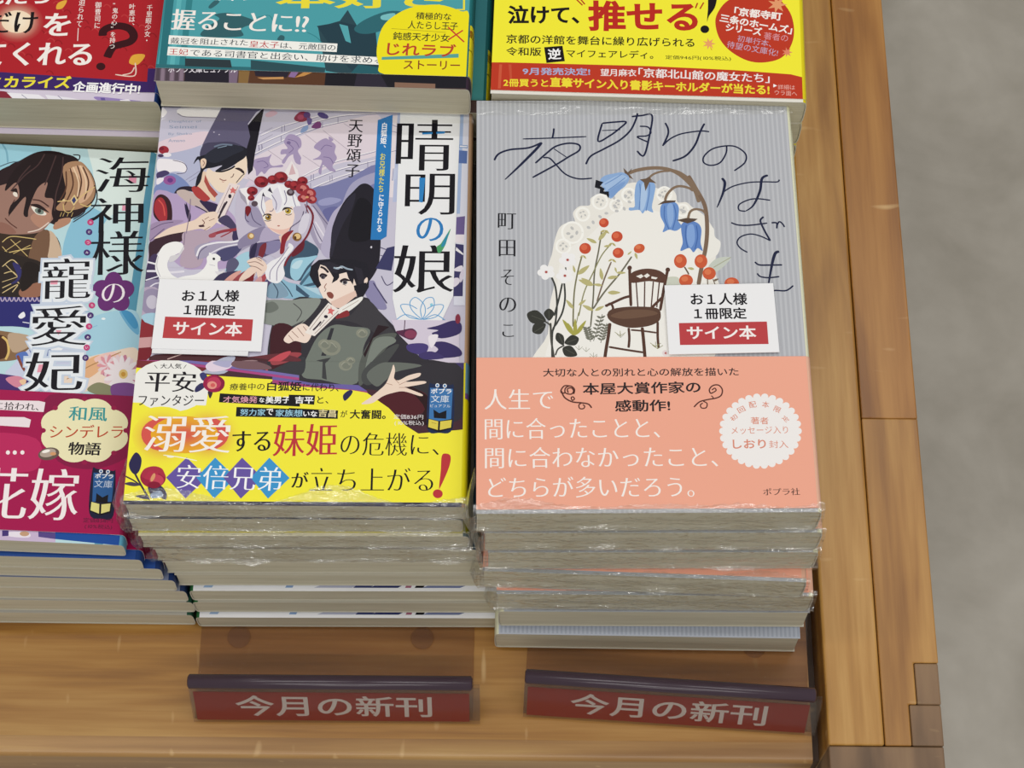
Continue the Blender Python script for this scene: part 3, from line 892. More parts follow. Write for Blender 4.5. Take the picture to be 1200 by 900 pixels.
P e9c9ba 180 -32 338 54 350 17 247 -81 193 -69
S f2f0ea 231 -87 372 5 384 -20 312 -93 249 -123
K b9aaa0 6 258 -93 363 -20
S 8c2f34 218 -141 290 -93 303 -141 240 -165
S 3f3d42 197 -166 313 -129 395 -20 460 -44 551 -177 606 -260 511 -273 424 -225 315 -177
S 757c74 69 -369 127 -262 210 -202 317 -213 446 -237 408 -368 376 -626 144 -604 16 -569
P 3f4042 105 -463 148 -475 149 -592 181 -603 165 -487 200 -440
P 34343a 135 -428 189 -226 211 -226 167 -428
E 8d8f80 196 -369 64 0 3 -57
E 7c8074 202 -373 38 0 2 -32
K a3a494 5 158 -369 194 -333 234 -369
E 8d8f80 153 -345 42 0 2 -38
E 7c8074 158 -350 25 0 1 -21
K a3a494 5 127 -345 151 -321 178 -345
E 8d8f80 297 -498 44 0 2 -39
E 7c8074 303 -503 27 0 1 -22
K a3a494 5 271 -498 296 -473 324 -498
E 8d8f80 327 -463 32 0 1 -28
E 7c8074 333 -467 19 0 1 -16
K a3a494 5 308 -463 327 -445 346 -463
E 8d8f80 394 -261 38 0 1 -34
E 7c8074 399 -266 23 0 1 -19
K a3a494 5 371 -261 393 -239 417 -261
S 5b5f5a 391 -462 469 -297 617 -260 577 -344 476 -486 418 -626 387 -626
S 7e857d 470 -320 575 -284 619 -320 536 -379 455 -486 425 -533
S 4a4c4c 415 -533 557 -379 641 -344 561 -485 481 -625 418 -626
P 2a1a20 410 -415 498 -201 573 -213 469 -297 422 -439
S 6a6f69 437 -568 518 -485 623 -473 793 -496 626 -544 564 -602 503 -649
S 421a22 -195 -227 -68 -214 6 -381 -55 -440 -176 -535
S a1454c -182 -429 -57 -405 8 -417 -74 -476 -178 -500
S 3a3b40 -176 -535 -32 -464 30 -440 16 -569 -173 -581
S 511f27 484 -718 629 -648 818 -693 841 -808 656 -877 571 -809
S 2b1519 691 -636 839 -716 998 -876 699 -922 821 -808
S f5e0d2 -115 -310 -66 -238 -4 -196 39 -214 68 -262 35 -334 -40 -322 -82 -340
K 9a7468 6 -66 -250 -20 -298
K 9a7468 6 -30 -226 16 -286
K 9a7468 6 7 -214 47 -268
K 9a7468 6 -85 -280 -51 -322
P f3ebe4 164 -39 250 -99 86 -286 21 -262 69 -178
K a08c84 6 165 -57 51 -238
K a08c84 6 232 -99 85 -268
P d8706e 182 -63 189 -87 210 -93 195 -108 198 -132 182 -117 163 -122 171 -103 163 -84 181 -83
E 2a2230 153 -142 13 0 1 -12
K 3a2d38 12 123 -178 98 -214 73 -244
K 3a2d38 6 144 -166 114 -214
S 43386e 949 -366 1033 -378 1097 -425 1046 -530 940 -460
S 343138 834 -437 1046 -507 1101 -807 900 -624
P fbf140 -1388 -482 -1107 -522 -513 -583 2 -615 388 -682 444 -694 589 -801 699 -922 783 -978 1029 -952 1208 -929 1212 -1648 -1254 -1662
P 2c2a4a -1277 -1457 1369 -1449 1368 -1757 -1242 -1772
P 6f63a8 -173 -578 82 -627 387 -640 447 -683 420 -684 83 -644 -171 -605
P a8447c -171 -605 83 -644 441 -683 452 -695 357 -678 84 -659 -169 -640
S f3dccb 413 -770 464 -729 525 -672 565 -625 594 -544 608 -491 620 -532 616 -590 648 -602 710 -567 783 -549 774 -578 691 -613 806 -607 817 -624 712 -648 692 -654 797 -699 787 -714 682 -682 609 -694 547 -718 486 -764 434 -775
K b18878 5 616 -590 649 -625
K b18878 5 691 -613 649 -636
K b18878 5 692 -654 650 -654
K b18878 5 565 -625 607 -637
S 2c2a55 291 -713 326 -678 352 -684 338 -718 303 -753
P 7a6fb0 -1076 -457 -928 -467 -555 -512 1 -591 0 -573 -538 -491 -929 -452 -1078 -444
P b04a86 -1075 -473 -926 -482 -553 -532 2 -609 1 -591 -555 -514 -928 -467
S e8d8e8 -610 -512 -558 -471 -429 -470 -462 -532 -570 -552
S b2b0d0 -566 -491 -485 -460 -439 -465 -462 -522
S 7a5a60 -445 -501 -393 -460 -235 -490 -186 -531 -370 -531
E f4f3ee -828 -655 249 1 17 -186
P f4f3ee -1063 -776 -1068 -635 -579 -674 -587 -794
T 17141c -903 -533 -765 -533 37 0.01 0.01 大人気
K 17141c 5 -942 -508 -921 -533
K 17141c 5 -735 -504 -751 -531
T 17141c -993 -698 -663 -700 146 0.022 -0.012 平安
T 17141c -1024 -801 -601 -799 80 0.012 -0.0 ファンタジー
S 3d3c74 -644 -573 -620 -558 -595 -583 -597 -618 -625 -613
S 32305e -662 -664 -628 -634 -599 -654 -632 -689 -664 -699
S 3d2a3c -582 -694 -550 -694 -564 -744
E a01f4a -547 -638 70 0 5 -62
E c03a5c -545 -633 46 0 3 -42
E e89a8a -558 -649 31 0 2 -28
E d8605e -553 -649 15 0 1 -14
S 8a1740 -531 -583 -483 -613 -481 -663 -513 -694 -500 -633
T 17141c -443 -685 -218 -680 50 0.008 0.004 療養中の
T 17141c -202 -687 20 -687 68 0.024 0.018 白狐姫
P 15131a -503 -706 14 -738 17 -796 -506 -770
T e8a6b6 -480 -774 -259 -773 48 0.015 0.01 才気煥発
T ffffff -247 -769 -213 -768 35 0.02 0.02 な
T ffffff -206 -776 -13 -772 51 0.02 0.02 美男子・
P 15131a -390 -802 261 -821 264 -880 -390 -869
T 9fd0e6 -364 -863 -201 -862 48 0.015 0.01 努力家
T ffffff -196 -857 -152 -857 45 0.02 0.02 で
G dd5a50/fbf140 -852 -1010 228 1 19 -207
G dd5a50/fbf140 -559 -998 216 1 17 -207
G dd5a50/dd5a50 -853 -999 132 1 11 -114
G dd5a50/dd5a50 -559 -991 132 1 9 -114
G dd5a50/f0b028 -709 -999 216 1 11 -130
T fdf6ee -966 -1119 -699 -1118 251 0.014 -0.012 溺
T fdf6ee -678 -1123 -408 -1122 256 0.014 -0.012 愛
T 17141c -400 -1114 -155 -1108 141 0.02 -0.006 する
T c1383e -141 -1145 270 -1134 221 0.012 -0.012 妹姫
P 6a58a6 -802 -1296 -683 -1157 -543 -1294 -669 -1437
P 3f9ad4 -610 -1295 -502 -1156 -363 -1293 -489 -1436
P 6a58a6 -440 -1294 -331 -1155 -193 -1292 -321 -1435
P 3f9ad4 -268 -1293 -158 -1154 -22 -1292 -150 -1434
T ffffff -736 -1369 -73 -1381 163 0.004 -0.018 安倍兄弟
S 2c2850 -1044 -1194 -1009 -1125 -969 -1168 -973 -1245 -1000 -1277 -1033 -1246
K 3a2f44 12 -1001 -1271 -957 -1347 -894 -1448
K 3a2f44 9 -1071 -1284 -1008 -1316 -957 -1353
S 4a4058 -1062 -1341 -1019 -1328 -963 -1347 -1004 -1357
S 3a3050 -985 -1423 -927 -1416 -891 -1441 -936 -1442
S 2c2850 -909 -1353 -839 -1347 -793 -1397 -789 -1441 -812 -1441 -845 -1410 -892 -1410
S 93a6c4 -892 -1410 -835 -1384 -814 -1422 -878 -1438
E 9f2340 -885 -1296 81 0 7 -71
E b8304c -906 -1271 52 0 4 -43
E c9465c -860 -1315 45 0 4 -38
E 8a1a36 -874 -1347 40 0 2 -23
E e0a070 -885 -1296 11 -5 -9 -28
S b03048 -958 -1284 -944 -1239 -887 -1219 -831 -1238 -808 -1296 -846 -1270 -907 -1251 -939 -1296
K fdfae6 6 -832 -1142 -737 -1154 -616 -1179
E fbf8e2 -785 -1152 24 0 1 -8
P 15131a -59 -712 111 -715 108 -782 -56 -769
T ffffff -17 -774 102 -775 51 0.024 0.02 吉平
T 17141c 126 -774 199 -773 53 0.01 0.01 と、
P 15131a -54 -806 264 -821 261 -876 -50 -867
T 9fd0e6 -137 -867 37 -867 50 0.015 0.01 家族想
T ffffff 41 -865 131 -866 40 0.02 0.02 いな
T e6d8a4 137 -866 251 -871 55 0.024 0.02 吉昌
T 17141c 280 -868 324 -868 48 0.012 0.008 が
T 17141c 339 -879 571 -880 66 0.026 0.02 大奮闘。
T 17141c 29 -685 261 -688 56 0.012 0.008 に代わり、
T 17141c 290 -1134 918 -1131 158 0.002 -0.02 の危機に、
T 17141c 107 -1377 887 -1371 155 0.002 -0.02 立ち上がる
S c1383e 936 -1134 959 -1115 992 -1133 984 -1210 933 -1344 924 -1344 932 -1236
E c1383e 917 -1391 31 0 1 -30
T 17141c -10 -1357 99 -1357 107 0.02 -0.008 が
T efe9ea 622 -877 811 -879 34 0.0 0.0 定価836円
T efe9ea 629 -925 816 -924 37 0.0 0.0 (10%税込)
S 1e2c50 842 -648 872 -628 976 -634 1004 -654 1001 -941 915 -972 840 -942
P 3f78b4 851 -655 997 -661 989 -932 915 -952 848 -933
E e6ecf4 897 -637 13 0 0 -15
E 3f78b4 897 -637 7 0 0 -8
E e6ecf4 945 -640 13 0 0 -15
E 3f78b4 945 -640 7 0 0 -8
T ffffff 856 -696 989 -696 37 0.02 0.02 ポプラ
T e6ecf4 857 -758 974 -760 53 0.0 0.0 文庫
T e6ecf4 854 -792 984 -794 21 0.0 0.0 ピュアフル
P 15131a 876 -808 913 -834 960 -813 959 -873 880 -868
P 15131a 839 -871 914 -889 1000 -873 998 -941 915 -968 838 -939
P e2d154 848 -876 909 -892 907 -952 845 -932
P e2d154 921 -892 995 -881 991 -934 919 -952
K 8d7a2a 4 866 -900 896 -908
@ r_cover
P b3b5bb -1421 1918 1682 1873 1343 -1778 -1338 -1766
P c1c3c8 -1040 -1520 -1026 -1520 -1026 1520 -1040 1520
P c1c3c8 -1009 -1520 -995 -1520 -995 1520 -1009 1520
P c1c3c8 -978 -1520 -964 -1520 -964 1520 -978 1520
P c1c3c8 -947 -1520 -933 -1520 -933 1520 -947 1520
P c1c3c8 -916 -1520 -902 -1520 -902 1520 -916 1520
P c1c3c8 -885 -1520 -871 -1520 -871 1520 -885 1520
P c1c3c8 -854 -1520 -840 -1520 -840 1520 -854 1520
P c1c3c8 -823 -1520 -809 -1520 -809 1520 -823 1520
P c1c3c8 -792 -1520 -778 -1520 -778 1520 -792 1520
P c1c3c8 -761 -1520 -747 -1520 -747 1520 -761 1520
P c1c3c8 -730 -1520 -716 -1520 -716 1520 -730 1520
P c1c3c8 -699 -1520 -685 -1520 -685 1520 -699 1520
P c1c3c8 -668 -1520 -654 -1520 -654 1520 -668 1520
P c1c3c8 -637 -1520 -623 -1520 -623 1520 -637 1520
P c1c3c8 -606 -1520 -592 -1520 -592 1520 -606 1520
P c1c3c8 -575 -1520 -561 -1520 -561 1520 -575 1520
P c1c3c8 -544 -1520 -530 -1520 -530 1520 -544 1520
P c1c3c8 -513 -1520 -499 -1520 -499 1520 -513 1520
P c1c3c8 -482 -1520 -468 -1520 -468 1520 -482 1520
P c1c3c8 -451 -1520 -437 -1520 -437 1520 -451 1520
P c1c3c8 -420 -1520 -406 -1520 -406 1520 -420 1520
P c1c3c8 -389 -1520 -375 -1520 -375 1520 -389 1520
P c1c3c8 -358 -1520 -344 -1520 -344 1520 -358 1520
P c1c3c8 -327 -1520 -313 -1520 -313 1520 -327 1520
P c1c3c8 -296 -1520 -282 -1520 -282 1520 -296 1520
P c1c3c8 -265 -1520 -251 -1520 -251 1520 -265 1520
P c1c3c8 -234 -1520 -220 -1520 -220 1520 -234 1520
P c1c3c8 -203 -1520 -189 -1520 -189 1520 -203 1520
P c1c3c8 -172 -1520 -158 -1520 -158 1520 -172 1520
P c1c3c8 -141 -1520 -127 -1520 -127 1520 -141 1520
P c1c3c8 -110 -1520 -96 -1520 -96 1520 -110 1520
P c1c3c8 -79 -1520 -65 -1520 -65 1520 -79 1520
P c1c3c8 -48 -1520 -34 -1520 -34 1520 -48 1520
P c1c3c8 -17 -1520 -3 -1520 -3 1520 -17 1520
P c1c3c8 14 -1520 28 -1520 28 1520 14 1520
P c1c3c8 45 -1520 59 -1520 59 1520 45 1520
P c1c3c8 76 -1520 90 -1520 90 1520 76 1520
P c1c3c8 107 -1520 121 -1520 121 1520 107 1520
P c1c3c8 138 -1520 152 -1520 152 1520 138 1520
P c1c3c8 169 -1520 183 -1520 183 1520 169 1520
P c1c3c8 200 -1520 214 -1520 214 1520 200 1520
P c1c3c8 231 -1520 245 -1520 245 1520 231 1520
P c1c3c8 262 -1520 276 -1520 276 1520 262 1520
P c1c3c8 293 -1520 307 -1520 307 1520 293 1520
P c1c3c8 324 -1520 338 -1520 338 1520 324 1520
P c1c3c8 355 -1520 369 -1520 369 1520 355 1520
P c1c3c8 386 -1520 400 -1520 400 1520 386 1520
P c1c3c8 417 -1520 431 -1520 431 1520 417 1520
P c1c3c8 448 -1520 462 -1520 462 1520 448 1520
P c1c3c8 479 -1520 493 -1520 493 1520 479 1520
P c1c3c8 510 -1520 524 -1520 524 1520 510 1520
P c1c3c8 541 -1520 555 -1520 555 1520 541 1520
P c1c3c8 572 -1520 586 -1520 586 1520 572 1520
P c1c3c8 603 -1520 617 -1520 617 1520 603 1520
P c1c3c8 634 -1520 648 -1520 648 1520 634 1520
P c1c3c8 665 -1520 679 -1520 679 1520 665 1520
P c1c3c8 696 -1520 710 -1520 710 1520 696 1520
P c1c3c8 727 -1520 741 -1520 741 1520 727 1520
P c1c3c8 758 -1520 772 -1520 772 1520 758 1520
P c1c3c8 789 -1520 803 -1520 803 1520 789 1520
P c1c3c8 820 -1520 834 -1520 834 1520 820 1520
P c1c3c8 851 -1520 865 -1520 865 1520 851 1520
P c1c3c8 882 -1520 896 -1520 896 1520 882 1520
P c1c3c8 913 -1520 927 -1520 927 1520 913 1520
P c1c3c8 944 -1520 958 -1520 958 1520 944 1520
P c1c3c8 975 -1520 989 -1520 989 1520 975 1520
P c1c3c8 1006 -1520 1020 -1520 1020 1520 1006 1520
P c1c3c8 1037 -1520 1051 -1520 1051 1520 1037 1520
K 1a2140 10 -735 1196 -523 1203 -307 1213
K 1a2140 13 -525 1279 -528 1244 -536 1204
K 1a2140 14 -927 1030 -898 1079 -823 1112 -695 1127 -609 1167
J 1a2140 16 -607 1167 -652 1108 -759 985 -857 879
K 1a2140 13 -653 1006 -578 1082 -514 1137 -428 1161 -359 1148 -359 1104 -429 1055 -515 994 -673 895
K 1a2140 11 -600 1049 -557 1044 -515 994 -453 920 -369 884 -276 888
K 1a2140 10 -527 1118 -445 1053
K 1a2140 13 -198 1318 -230 1177 -149 1220 -83 1276 -37 1328 -114 1327 -198 1318
K 1a2140 10 -201 1260 -78 1266
K 1a2140 13 43 1398 31 1350 -9 1262 -86 1182 -194 1114 -281 1060 -316 996
K 1a2140 13 3 1370 70 1378 140 1379 118 1223 75 1064 29 1099
K 1a2140 11 54 1293 110 1286 127 1242 97 1217 34 1209 111 1165
K 1a2140 13 227 1320 244 1272 240 1221 203 1137
K 1a2140 11 207 1144 252 1190 317 1227 393 1245 468 1254 521 1248
K 1a2140 14 492 1313 463 1256 420 1144 352 1058 264 1019
K 1a2140 11 632 1135 625 1079 582 1006 518 984 472 1007 477 1056 535 1112 621 1135 695 1128 755 1072 746 1004 672 941
J 1a2140 16 587 885 605 846 585 761 543 659
K 1a2140 10 586 774 656 821 763 850 868 855 952 854 969 872
J 1a2140 15 895 906 854 880 834 783 784 675 729 630
K 1a2140 10 729 630 688 640 692 682 755 717 818 725 899 713
K 1a2140 11 630 545 674 527 749 524 868 540
K 1a2140 13 847 588 825 565 829 532 853 467 880 407
K 1a2140 10 880 407 819 441 754 458 687 437 661 394 682 351 725 321
K 1a2140 12 896 542 929 540 928 499
K 1a2140 11 929 520 948 550 970 531 979 509
K 1a2140 12 769 250 796 228 861 226 946 227
K 1a2140 11 779 165 800 141 855 133 922 141
J 1a2140 17 933 327 903 307 873 201 840 45
K 1a2140 11 840 55 829 24 885 39 959 38 1008 74
T 14151c -906 503 -786 501 120 0.01 -0.016 町
T 14151c -900 299 -791 298 122 0.01 -0.016 田
T 14151c -888 88 -803 87 113 0.01 -0.016 そ
T 14151c -899 -109 -789 -110 105 0.01 -0.016 の
T 14151c -880 -288 -805 -289 88 0.01 -0.016 こ
S efece4 -537 398 -506 501 -460 544 -399 552 -409 622 -366 673 -298 681 -289 734 -227 769 -151 768 -73 829 20 854 156 808 240 807 276 763 285 701 342 701 378 665 422 630 458 595 507 507 517 421 529 353 505 184 565 -66 517 -278 322 -549 -649 -542 -588 -269 -572 -56 -540 110 -584 195 -553 313
S f4f2ec -493 278 -310 447 -109 636 149 633 353 440 430 185 454 -229 322 -549 -547 -543 -528 -139
K fbfaf4 15 -303 612 -309 588 -325 570 -346 564 -366 571 -381 589 -387 613 -381 636 -365 654 -344 660 -323 653 -308 636 -303 612
E c4c4c2 -340 632 8 0 0 -6
E c4c4c2 -329 605 5 -7 -4 -4
E c4c4c2 -354 595 -2 -9 -5 1
E c4c4c2 -359 624 -7 -5 -3 5
K fbfaf4 15 -347 473 -357 435 -382 407 -417 397 -450 408 -475 436 -483 475 -474 514 -448 542 -414 552 -380 541 -356 512 -347 473
E c4c4c2 -443 467 14 0 0 -10
E c4c4c2 -417 507 9 -12 -7 -6
E c4c4c2 -387 473 -3 -15 -9 2
E c4c4c2 -421 442 -12 -8 -4 9
K fbfaf4 15 -181 706 -188 679 -206 660 -230 653 -253 660 -270 680 -276 707 -269 735 -251 754 -227 761 -204 754 -187 734 -181 706
E c4c4c2 -239 727 9 0 0 -7
E c4c4c2 -210 716 6 -8 -5 -4
E c4c4c2 -223 685 -2 -11 -6 1
E c4c4c2 -248 703 -8 -5 -3 6
K fbfaf4 15 -85 679 -90 657 -105 641 -124 636 -143 642 -156 658 -161 680 -155 702 -141 718 -122 723 -103 717 -89 701 -85 679
E c4c4c2 -108 686 8 0 0 -6
E c4c4c2 -120 662 5 -7 -4 -4
E c4c4c2 -139 678 -2 -9 -5 1
E c4c4c2 -122 698 -7 -4 -2 5
K fbfaf4 14 -432 371 -438 346 -455 327 -478 321 -500 328 -517 347 -522 372 -516 398 -499 417 -476 423 -454 416 -438 397 -432 371
E c4c4c2 -479 393 9 0 0 -7
E c4c4c2 -458 371 6 -8 -5 -4
E c4c4c2 -480 351 -2 -10 -6 1
E c4c4c2 -495 378 -8 -5 -3 6
K fbfaf4 15 6 757 0 732 -17 715 -38 708 -59 715 -74 733 -79 758 -73 783 -57 801 -35 807 -14 800 1 782 6 757
E c4c4c2 -54 751 9 0 0 -6
E c4c4c2 -39 778 5 -8 -4 -4
E c4c4c2 -19 758 -2 -10 -5 1
E c4c4c2 -39 737 -8 -5 -3 6
K fbfaf4 15 246 763 239 737 221 718 198 711 175 718 159 738 154 764 161 791 179 810 202 817 225 809 241 790 246 763
E c4c4c2 205 785 9 0 0 -7
E c4c4c2 218 755 6 -8 -5 -4
E c4c4c2 190 744 -2 -10 -6 1
E c4c4c2 185 777 -8 -5 -3 6
K fbfaf4 15 354 639 348 618 334 602 315 596 296 602 283 618 279 640 285 662 299 678 318 683 337 677 350 661 354 639
E c4c4c2 315 621 8 0 0 -6
E c4c4c2 301 643 5 -7 -4 -4
E c4c4c2 322 657 -2 -9 -5 1
E c4c4c2 331 632 -7 -4 -2 5
E c6c6c6 -131 671 2 -15 -9 -2
E c6c6c6 -60 749 2 -15 -9 -2
E c6c6c6 -28 779 11 -8 -5 -9
E c6c6c6 -70 653 4 -14 -9 -3
E c6c6c6 -278 551 4 -14 -9 -3
E c6c6c6 -309 512 11 -7 -5 -9
E c6c6c6 -189 619 13 -1 -1 -10
E c6c6c6 -107 714 12 -5 -3 -10
E c6c6c6 169 755 12 -5 -4 -10
E c6c6c6 309 640 11 -8 -5 -9
E c6c6c6 324 631 8 -11 -7 -7
E c6c6c6 -34 705 12 -6 -4 -9
E c6c6c6 -231 593 10 -10 -6 -8
E c6c6c6 -136 737 4 -14 -9 -4
E c6c6c6 -120 636 13 -1 -1 -10
S f1efe8 466 525 512 503 518 439 553 395 530 310 472 269 433 227 460 396
S c9cfc4 470 226 528 279 613 283 562 215 504 173 468 184
S cfd2c0 186 134 261 139 268 81 193 72
K a9aa92 6 497 210 555 247 615 285
S cfd3c4 186 114 242 137 296 81 239 58 184 67
K 86705c 26 -32 926 23 948 108 964 192 963 268 940 335 886 400 797 426 700
K 86705c 15 97 880 129 915 184 937 245 942
P 6a5646 -67 967 -39 935 -2 877 -40 899 -58 926
P 6a5646 -39 926 -7 966 -24 926
K 86705c 18 202 715 219 763 263 811 309 824 362 810 392 788
K 7d6654 27 365 905 413 799 456 699 470 612 469 482 453 354 423 227 393 80
K 86705c 25 238 951 314 922 387 849 430 754
K 86705c 17 347 570 362 624 396 647 443 639 466 612
S 8fb0dc -225 866 -193 906 -132 923 -70 931 -29 890 -57 828 -105 785 -152 732 -174 750 -196 795
P 14151f -252 875 -202 857 -226 826 -196 808 -204 786 -162 785 -171 731 -185 759 -231 773 -226 804 -261 817
S a6c2e6 -218 835 -163 878 -86 913 -40 886 -103 847 -173 794 -196 786 -188 812
K 6f93c8 6 -78 918 -133 878 -195 839
K 6f93c8 6 -56 891 -118 838 -173 794
S 7fa2d4 -166 785 -103 838 -57 855 -105 785 -152 741
S 8db0de 16 845 51 876 112 871 141 826 131 756 113 668 119 624 74 642 50 616 28 643 -33 639 -36 661 -1 669 1 757
K 6488c0 7 39 845 40 757 28 643
K 6488c0 7 104 844 97 756 73 634
S b0caea 50 827 81 845 85 756 59 651 36 651
P 6a5646 40 876 82 884 102 898 120 875 150 848 104 855 75 787 66 854
S 6f95d0 174 676 213 702 266 701 291 657 283 562 304 518 264 484 220 493 177 475 191 528 167 598
K 4f74b4 7 197 676 193 580 220 493
K 4f74b4 7 258 684 269 597 242 493
S 8fb0e0 216 676 250 684 253 579 228 510 212 580
P 5a483c 151 681 198 715 274 714 266 701 197 692
S 6388c8 299 484 306 538 354 559 410 542 432 493 422 397 433 333 401 354 372 323 345 355 288 334 305 398
K 446aae 7 334 527 326 441 336 355
K 446aae 7 400 526 405 440 382 344
S 86a8de 343 516 381 526 386 418 355 355 334 419
P 5a483c 270 565 337 581 412 574 392 558 344 539
K 6d6a58 10 -223 484 -248 335 -278 175 -291 -10 -313 -218
K 8c8a60 8 -157 395 -225 308 -287 175 -349 30 -387 -140
K 7a6656 10 -167 254 -218 121 -268 -36
K 6d6a58 11 -32 293 -110 173 -220 29 -293 -89
K 7c7858 10 -356 303 -388 176 -414 17 -426 -217
K 8c8a60 8 -387 -114 -412 -230
S bdb67e -259 396 -280 422 -324 431 -290 398
S bdb67e -246 417 -212 435 -185 491 -232 457
S bdb67e -388 163 -347 175 -310 229 -366 203
S bdb67e -289 82 -311 117 -365 136 -327 90
S bdb67e -289 82 -320 115 -383 123 -332 81
S bdb67e -229 121 -221 158 -239 208 -246 154
S bdb67e -230 82 -253 95 -289 89 -255 74
S bdb67e -194 134 -164 126 -123 147 -167 152
S bdb67e -386 -62 -361 -54 -338 -23 -372 -38
S bdb67e -421 -87 -430 -53 -467 -22 -449 -69
S bdb67e -293 -102 -315 -73 -362 -62 -327 -98
S bdb67e -281 -102 -253 -99 -222 -70 -262 -78
S bdb67e -212 369 -192 363 -164 375 -193 380
S bdb67e -134 174 -110 163 -75 173 -110 184
S bdb67e -59 307 -44 312 -31 333 -51 322
S bdb67e -196 28 -164 13 -114 28 -163 43
S bdb67e -144 214 -146 195 -134 174 -134 200
S bdb67e -405 176 -402 200 -416 230 -417 195
S aaa64e -419 -282 -435 -225 -492 -165 -461 -245
S aaa64e -413 -282 -399 -233 -411 -159 -425 -233
S aaa64e -407 -275 -370 -243 -341 -173 -392 -226
S aaa64e -424 -269 -429 -233 -458 -191 -446 -242
S b9ae72 -203 491 -196 474 -174 466 -187 488
S b9ae72 -203 491 -218 491 -233 475 -212 478
S b9ae72 -157 395 -153 380 -134 371 -144 391
S b9ae72 -157 395 -170 394 -182 379 -164 384
S b9ae72 -161 274 -155 258 -135 250 -146 270
S b9ae72 -161 274 -174 274 -187 258 -168 262
S b9ae72 -350 303 -346 288 -329 278 -337 298
S b9ae72 -350 303 -361 301 -371 287 -356 292
K 6a6a5c 6 -297 -321 -235 -128
S 77776a -288 -292 -273 -292 -260 -275 -280 -278
S 77776a -288 -292 -296 -279 -316 -277 -302 -293
S 77776a -280 -265 -265 -265 -251 -248 -272 -251
S 77776a -280 -265 -287 -252 -307 -250 -294 -266
S 77776a -271 -238 -256 -238 -242 -221 -263 -224
S 77776a -271 -238 -279 -225 -298 -223 -285 -239
S 77776a -262 -211 -247 -211 -234 -194 -254 -197
S 77776a -262 -211 -270 -198 -290 -196 -276 -212
S 77776a -253 -184 -239 -184 -225 -166 -245 -170
S 77776a -253 -184 -261 -171 -281 -169 -268 -185
S 77776a -245 -157 -230 -157 -216 -139 -237 -143
S 77776a -245 -157 -252 -144 -272 -141 -259 -158
K 6a6a5c 6 -315 -327 -342 -218
S 77776a -319 -311 -304 -311 -291 -293 -311 -297
S 77776a -319 -311 -327 -298 -347 -295 -333 -311
S 77776a -323 -296 -308 -295 -295 -278 -315 -282
S 77776a -323 -296 -331 -283 -350 -280 -337 -296
S 77776a -327 -280 -312 -280 -298 -263 -319 -266
S 77776a -327 -280 -334 -267 -354 -265 -341 -281
S 77776a -330 -265 -316 -265 -302 -247 -322 -251
S 77776a -330 -265 -338 -252 -358 -249 -345 -266
S 77776a -334 -250 -319 -249 -306 -232 -326 -236
S 77776a -334 -250 -342 -237 -362 -234 -348 -250
S 77776a -338 -234 -323 -234 -310 -217 -330 -220
S 77776a -338 -234 -346 -221 -365 -219 -352 -235
K 6a6a5c 6 -251 -334 -208 -193
S 77776a -245 -313 -230 -313 -217 -295 -237 -299
S 77776a -245 -313 -253 -300 -272 -298 -259 -314
S 77776a -239 -293 -224 -293 -211 -276 -231 -280
S 77776a -239 -293 -247 -280 -266 -278 -253 -294
S 77776a -233 -274 -218 -273 -204 -256 -225 -260
S 77776a -233 -274 -240 -261 -260 -258 -247 -274
S 77776a -226 -254 -212 -254 -198 -236 -219 -240
S 77776a -226 -254 -234 -241 -254 -238 -241 -255
S 77776a -220 -234 -206 -234 -192 -216 -212 -220
S 77776a -220 -234 -228 -221 -248 -219 -235 -235
S 77776a -214 -214 -199 -214 -186 -197 -206 -200
S 77776a -214 -214 -222 -201 -242 -199 -228 -215
K a8a898 5 -146 -271 -123 -297
K a8a898 5 -122 -264 -123 -297
K a8a898 5 -99 -274 -123 -297
K a8a898 5 -368 -372 -345 -397
K a8a898 5 -345 -364 -345 -397
K a8a898 5 -322 -374 -345 -397
K a8a898 5 -322 -410 -300 -436
K a8a898 5 -299 -403 -300 -436
K a8a898 5 -276 -413 -300 -436
K a8a898 5 -414 -358 -391 -384
K a8a898 5 -391 -351 -391 -384
K a8a898 5 -368 -361 -391 -384
K 8d7a5c 5 -323 -429 -300 -458
K 8d7a5c 5 -277 -423 -295 -459
E c94f33 -207 547 32 0 -1 -35
E dd6a48 -214 555 18 0 0 -19
E c94f33 -124 443 37 0 -1 -40
E dd6a48 -131 451 20 0 -1 -21
E c94f33 -335 355 38 0 -1 -41
E dd6a48 -342 364 21 0 0 -22
E c94f33 -120 321 36 0 -1 -38
E dd6a48 -127 329 20 0 -1 -20
E cf5c38 19 353 35 14 9 -32
E e07a50 11 364 18 0 0 -15
E cf5c38 284 258 42 0 -2 -52
E e07a50 276 269 21 0 -1 -24
E cf5c38 418 256 42 0 -2 -51
E e07a50 410 268 21 0 -1 -23
E cf5c38 467 166 43 0 -2 -46
E e07a50 459 177 22 0 -1 -21
E cf5c38 314 115 45 0 -2 -45
E e07a50 306 127 22 0 -1 -20
E cf5c38 610 94 47 0 -2 -42
E e07a50 603 105 24 0 -1 -19
K 6a5646 10 308 215 328 175 334 159
K 6a5646 9 454 127 453 56
K 6a5646 9 490 123 510 56
S bdb67e 371 198 356 211 329 207 352 192
S 7a6a58 492 111 508 109 527 126 504 125
S bdb67e -10 321 -13 299 3 273 4 305
K 3a3c38 12 -562 151 -534 71 -526 -60 -539 -190 -564 -267
K 3a3c38 12 -477 110 -473 -8 -492 -113 -528 -190 -558 -255 -563 -453
K 3a3c38 12 -466 244 -464 190
K 3a3c38 12 -489 97 -514 -21 -545 -138
K 4a4a44 13 -569 -190 -566 -319 -548 -453
K 4a4a44 10 -542 -421 -524 -377 -483 -351
K 4a4a44 11 -609 -177 -575 -203 -569 -242
E f5f4f4 -563 165 25 0 0 -25
E f5f4f4 -599 149 25 0 0 -25
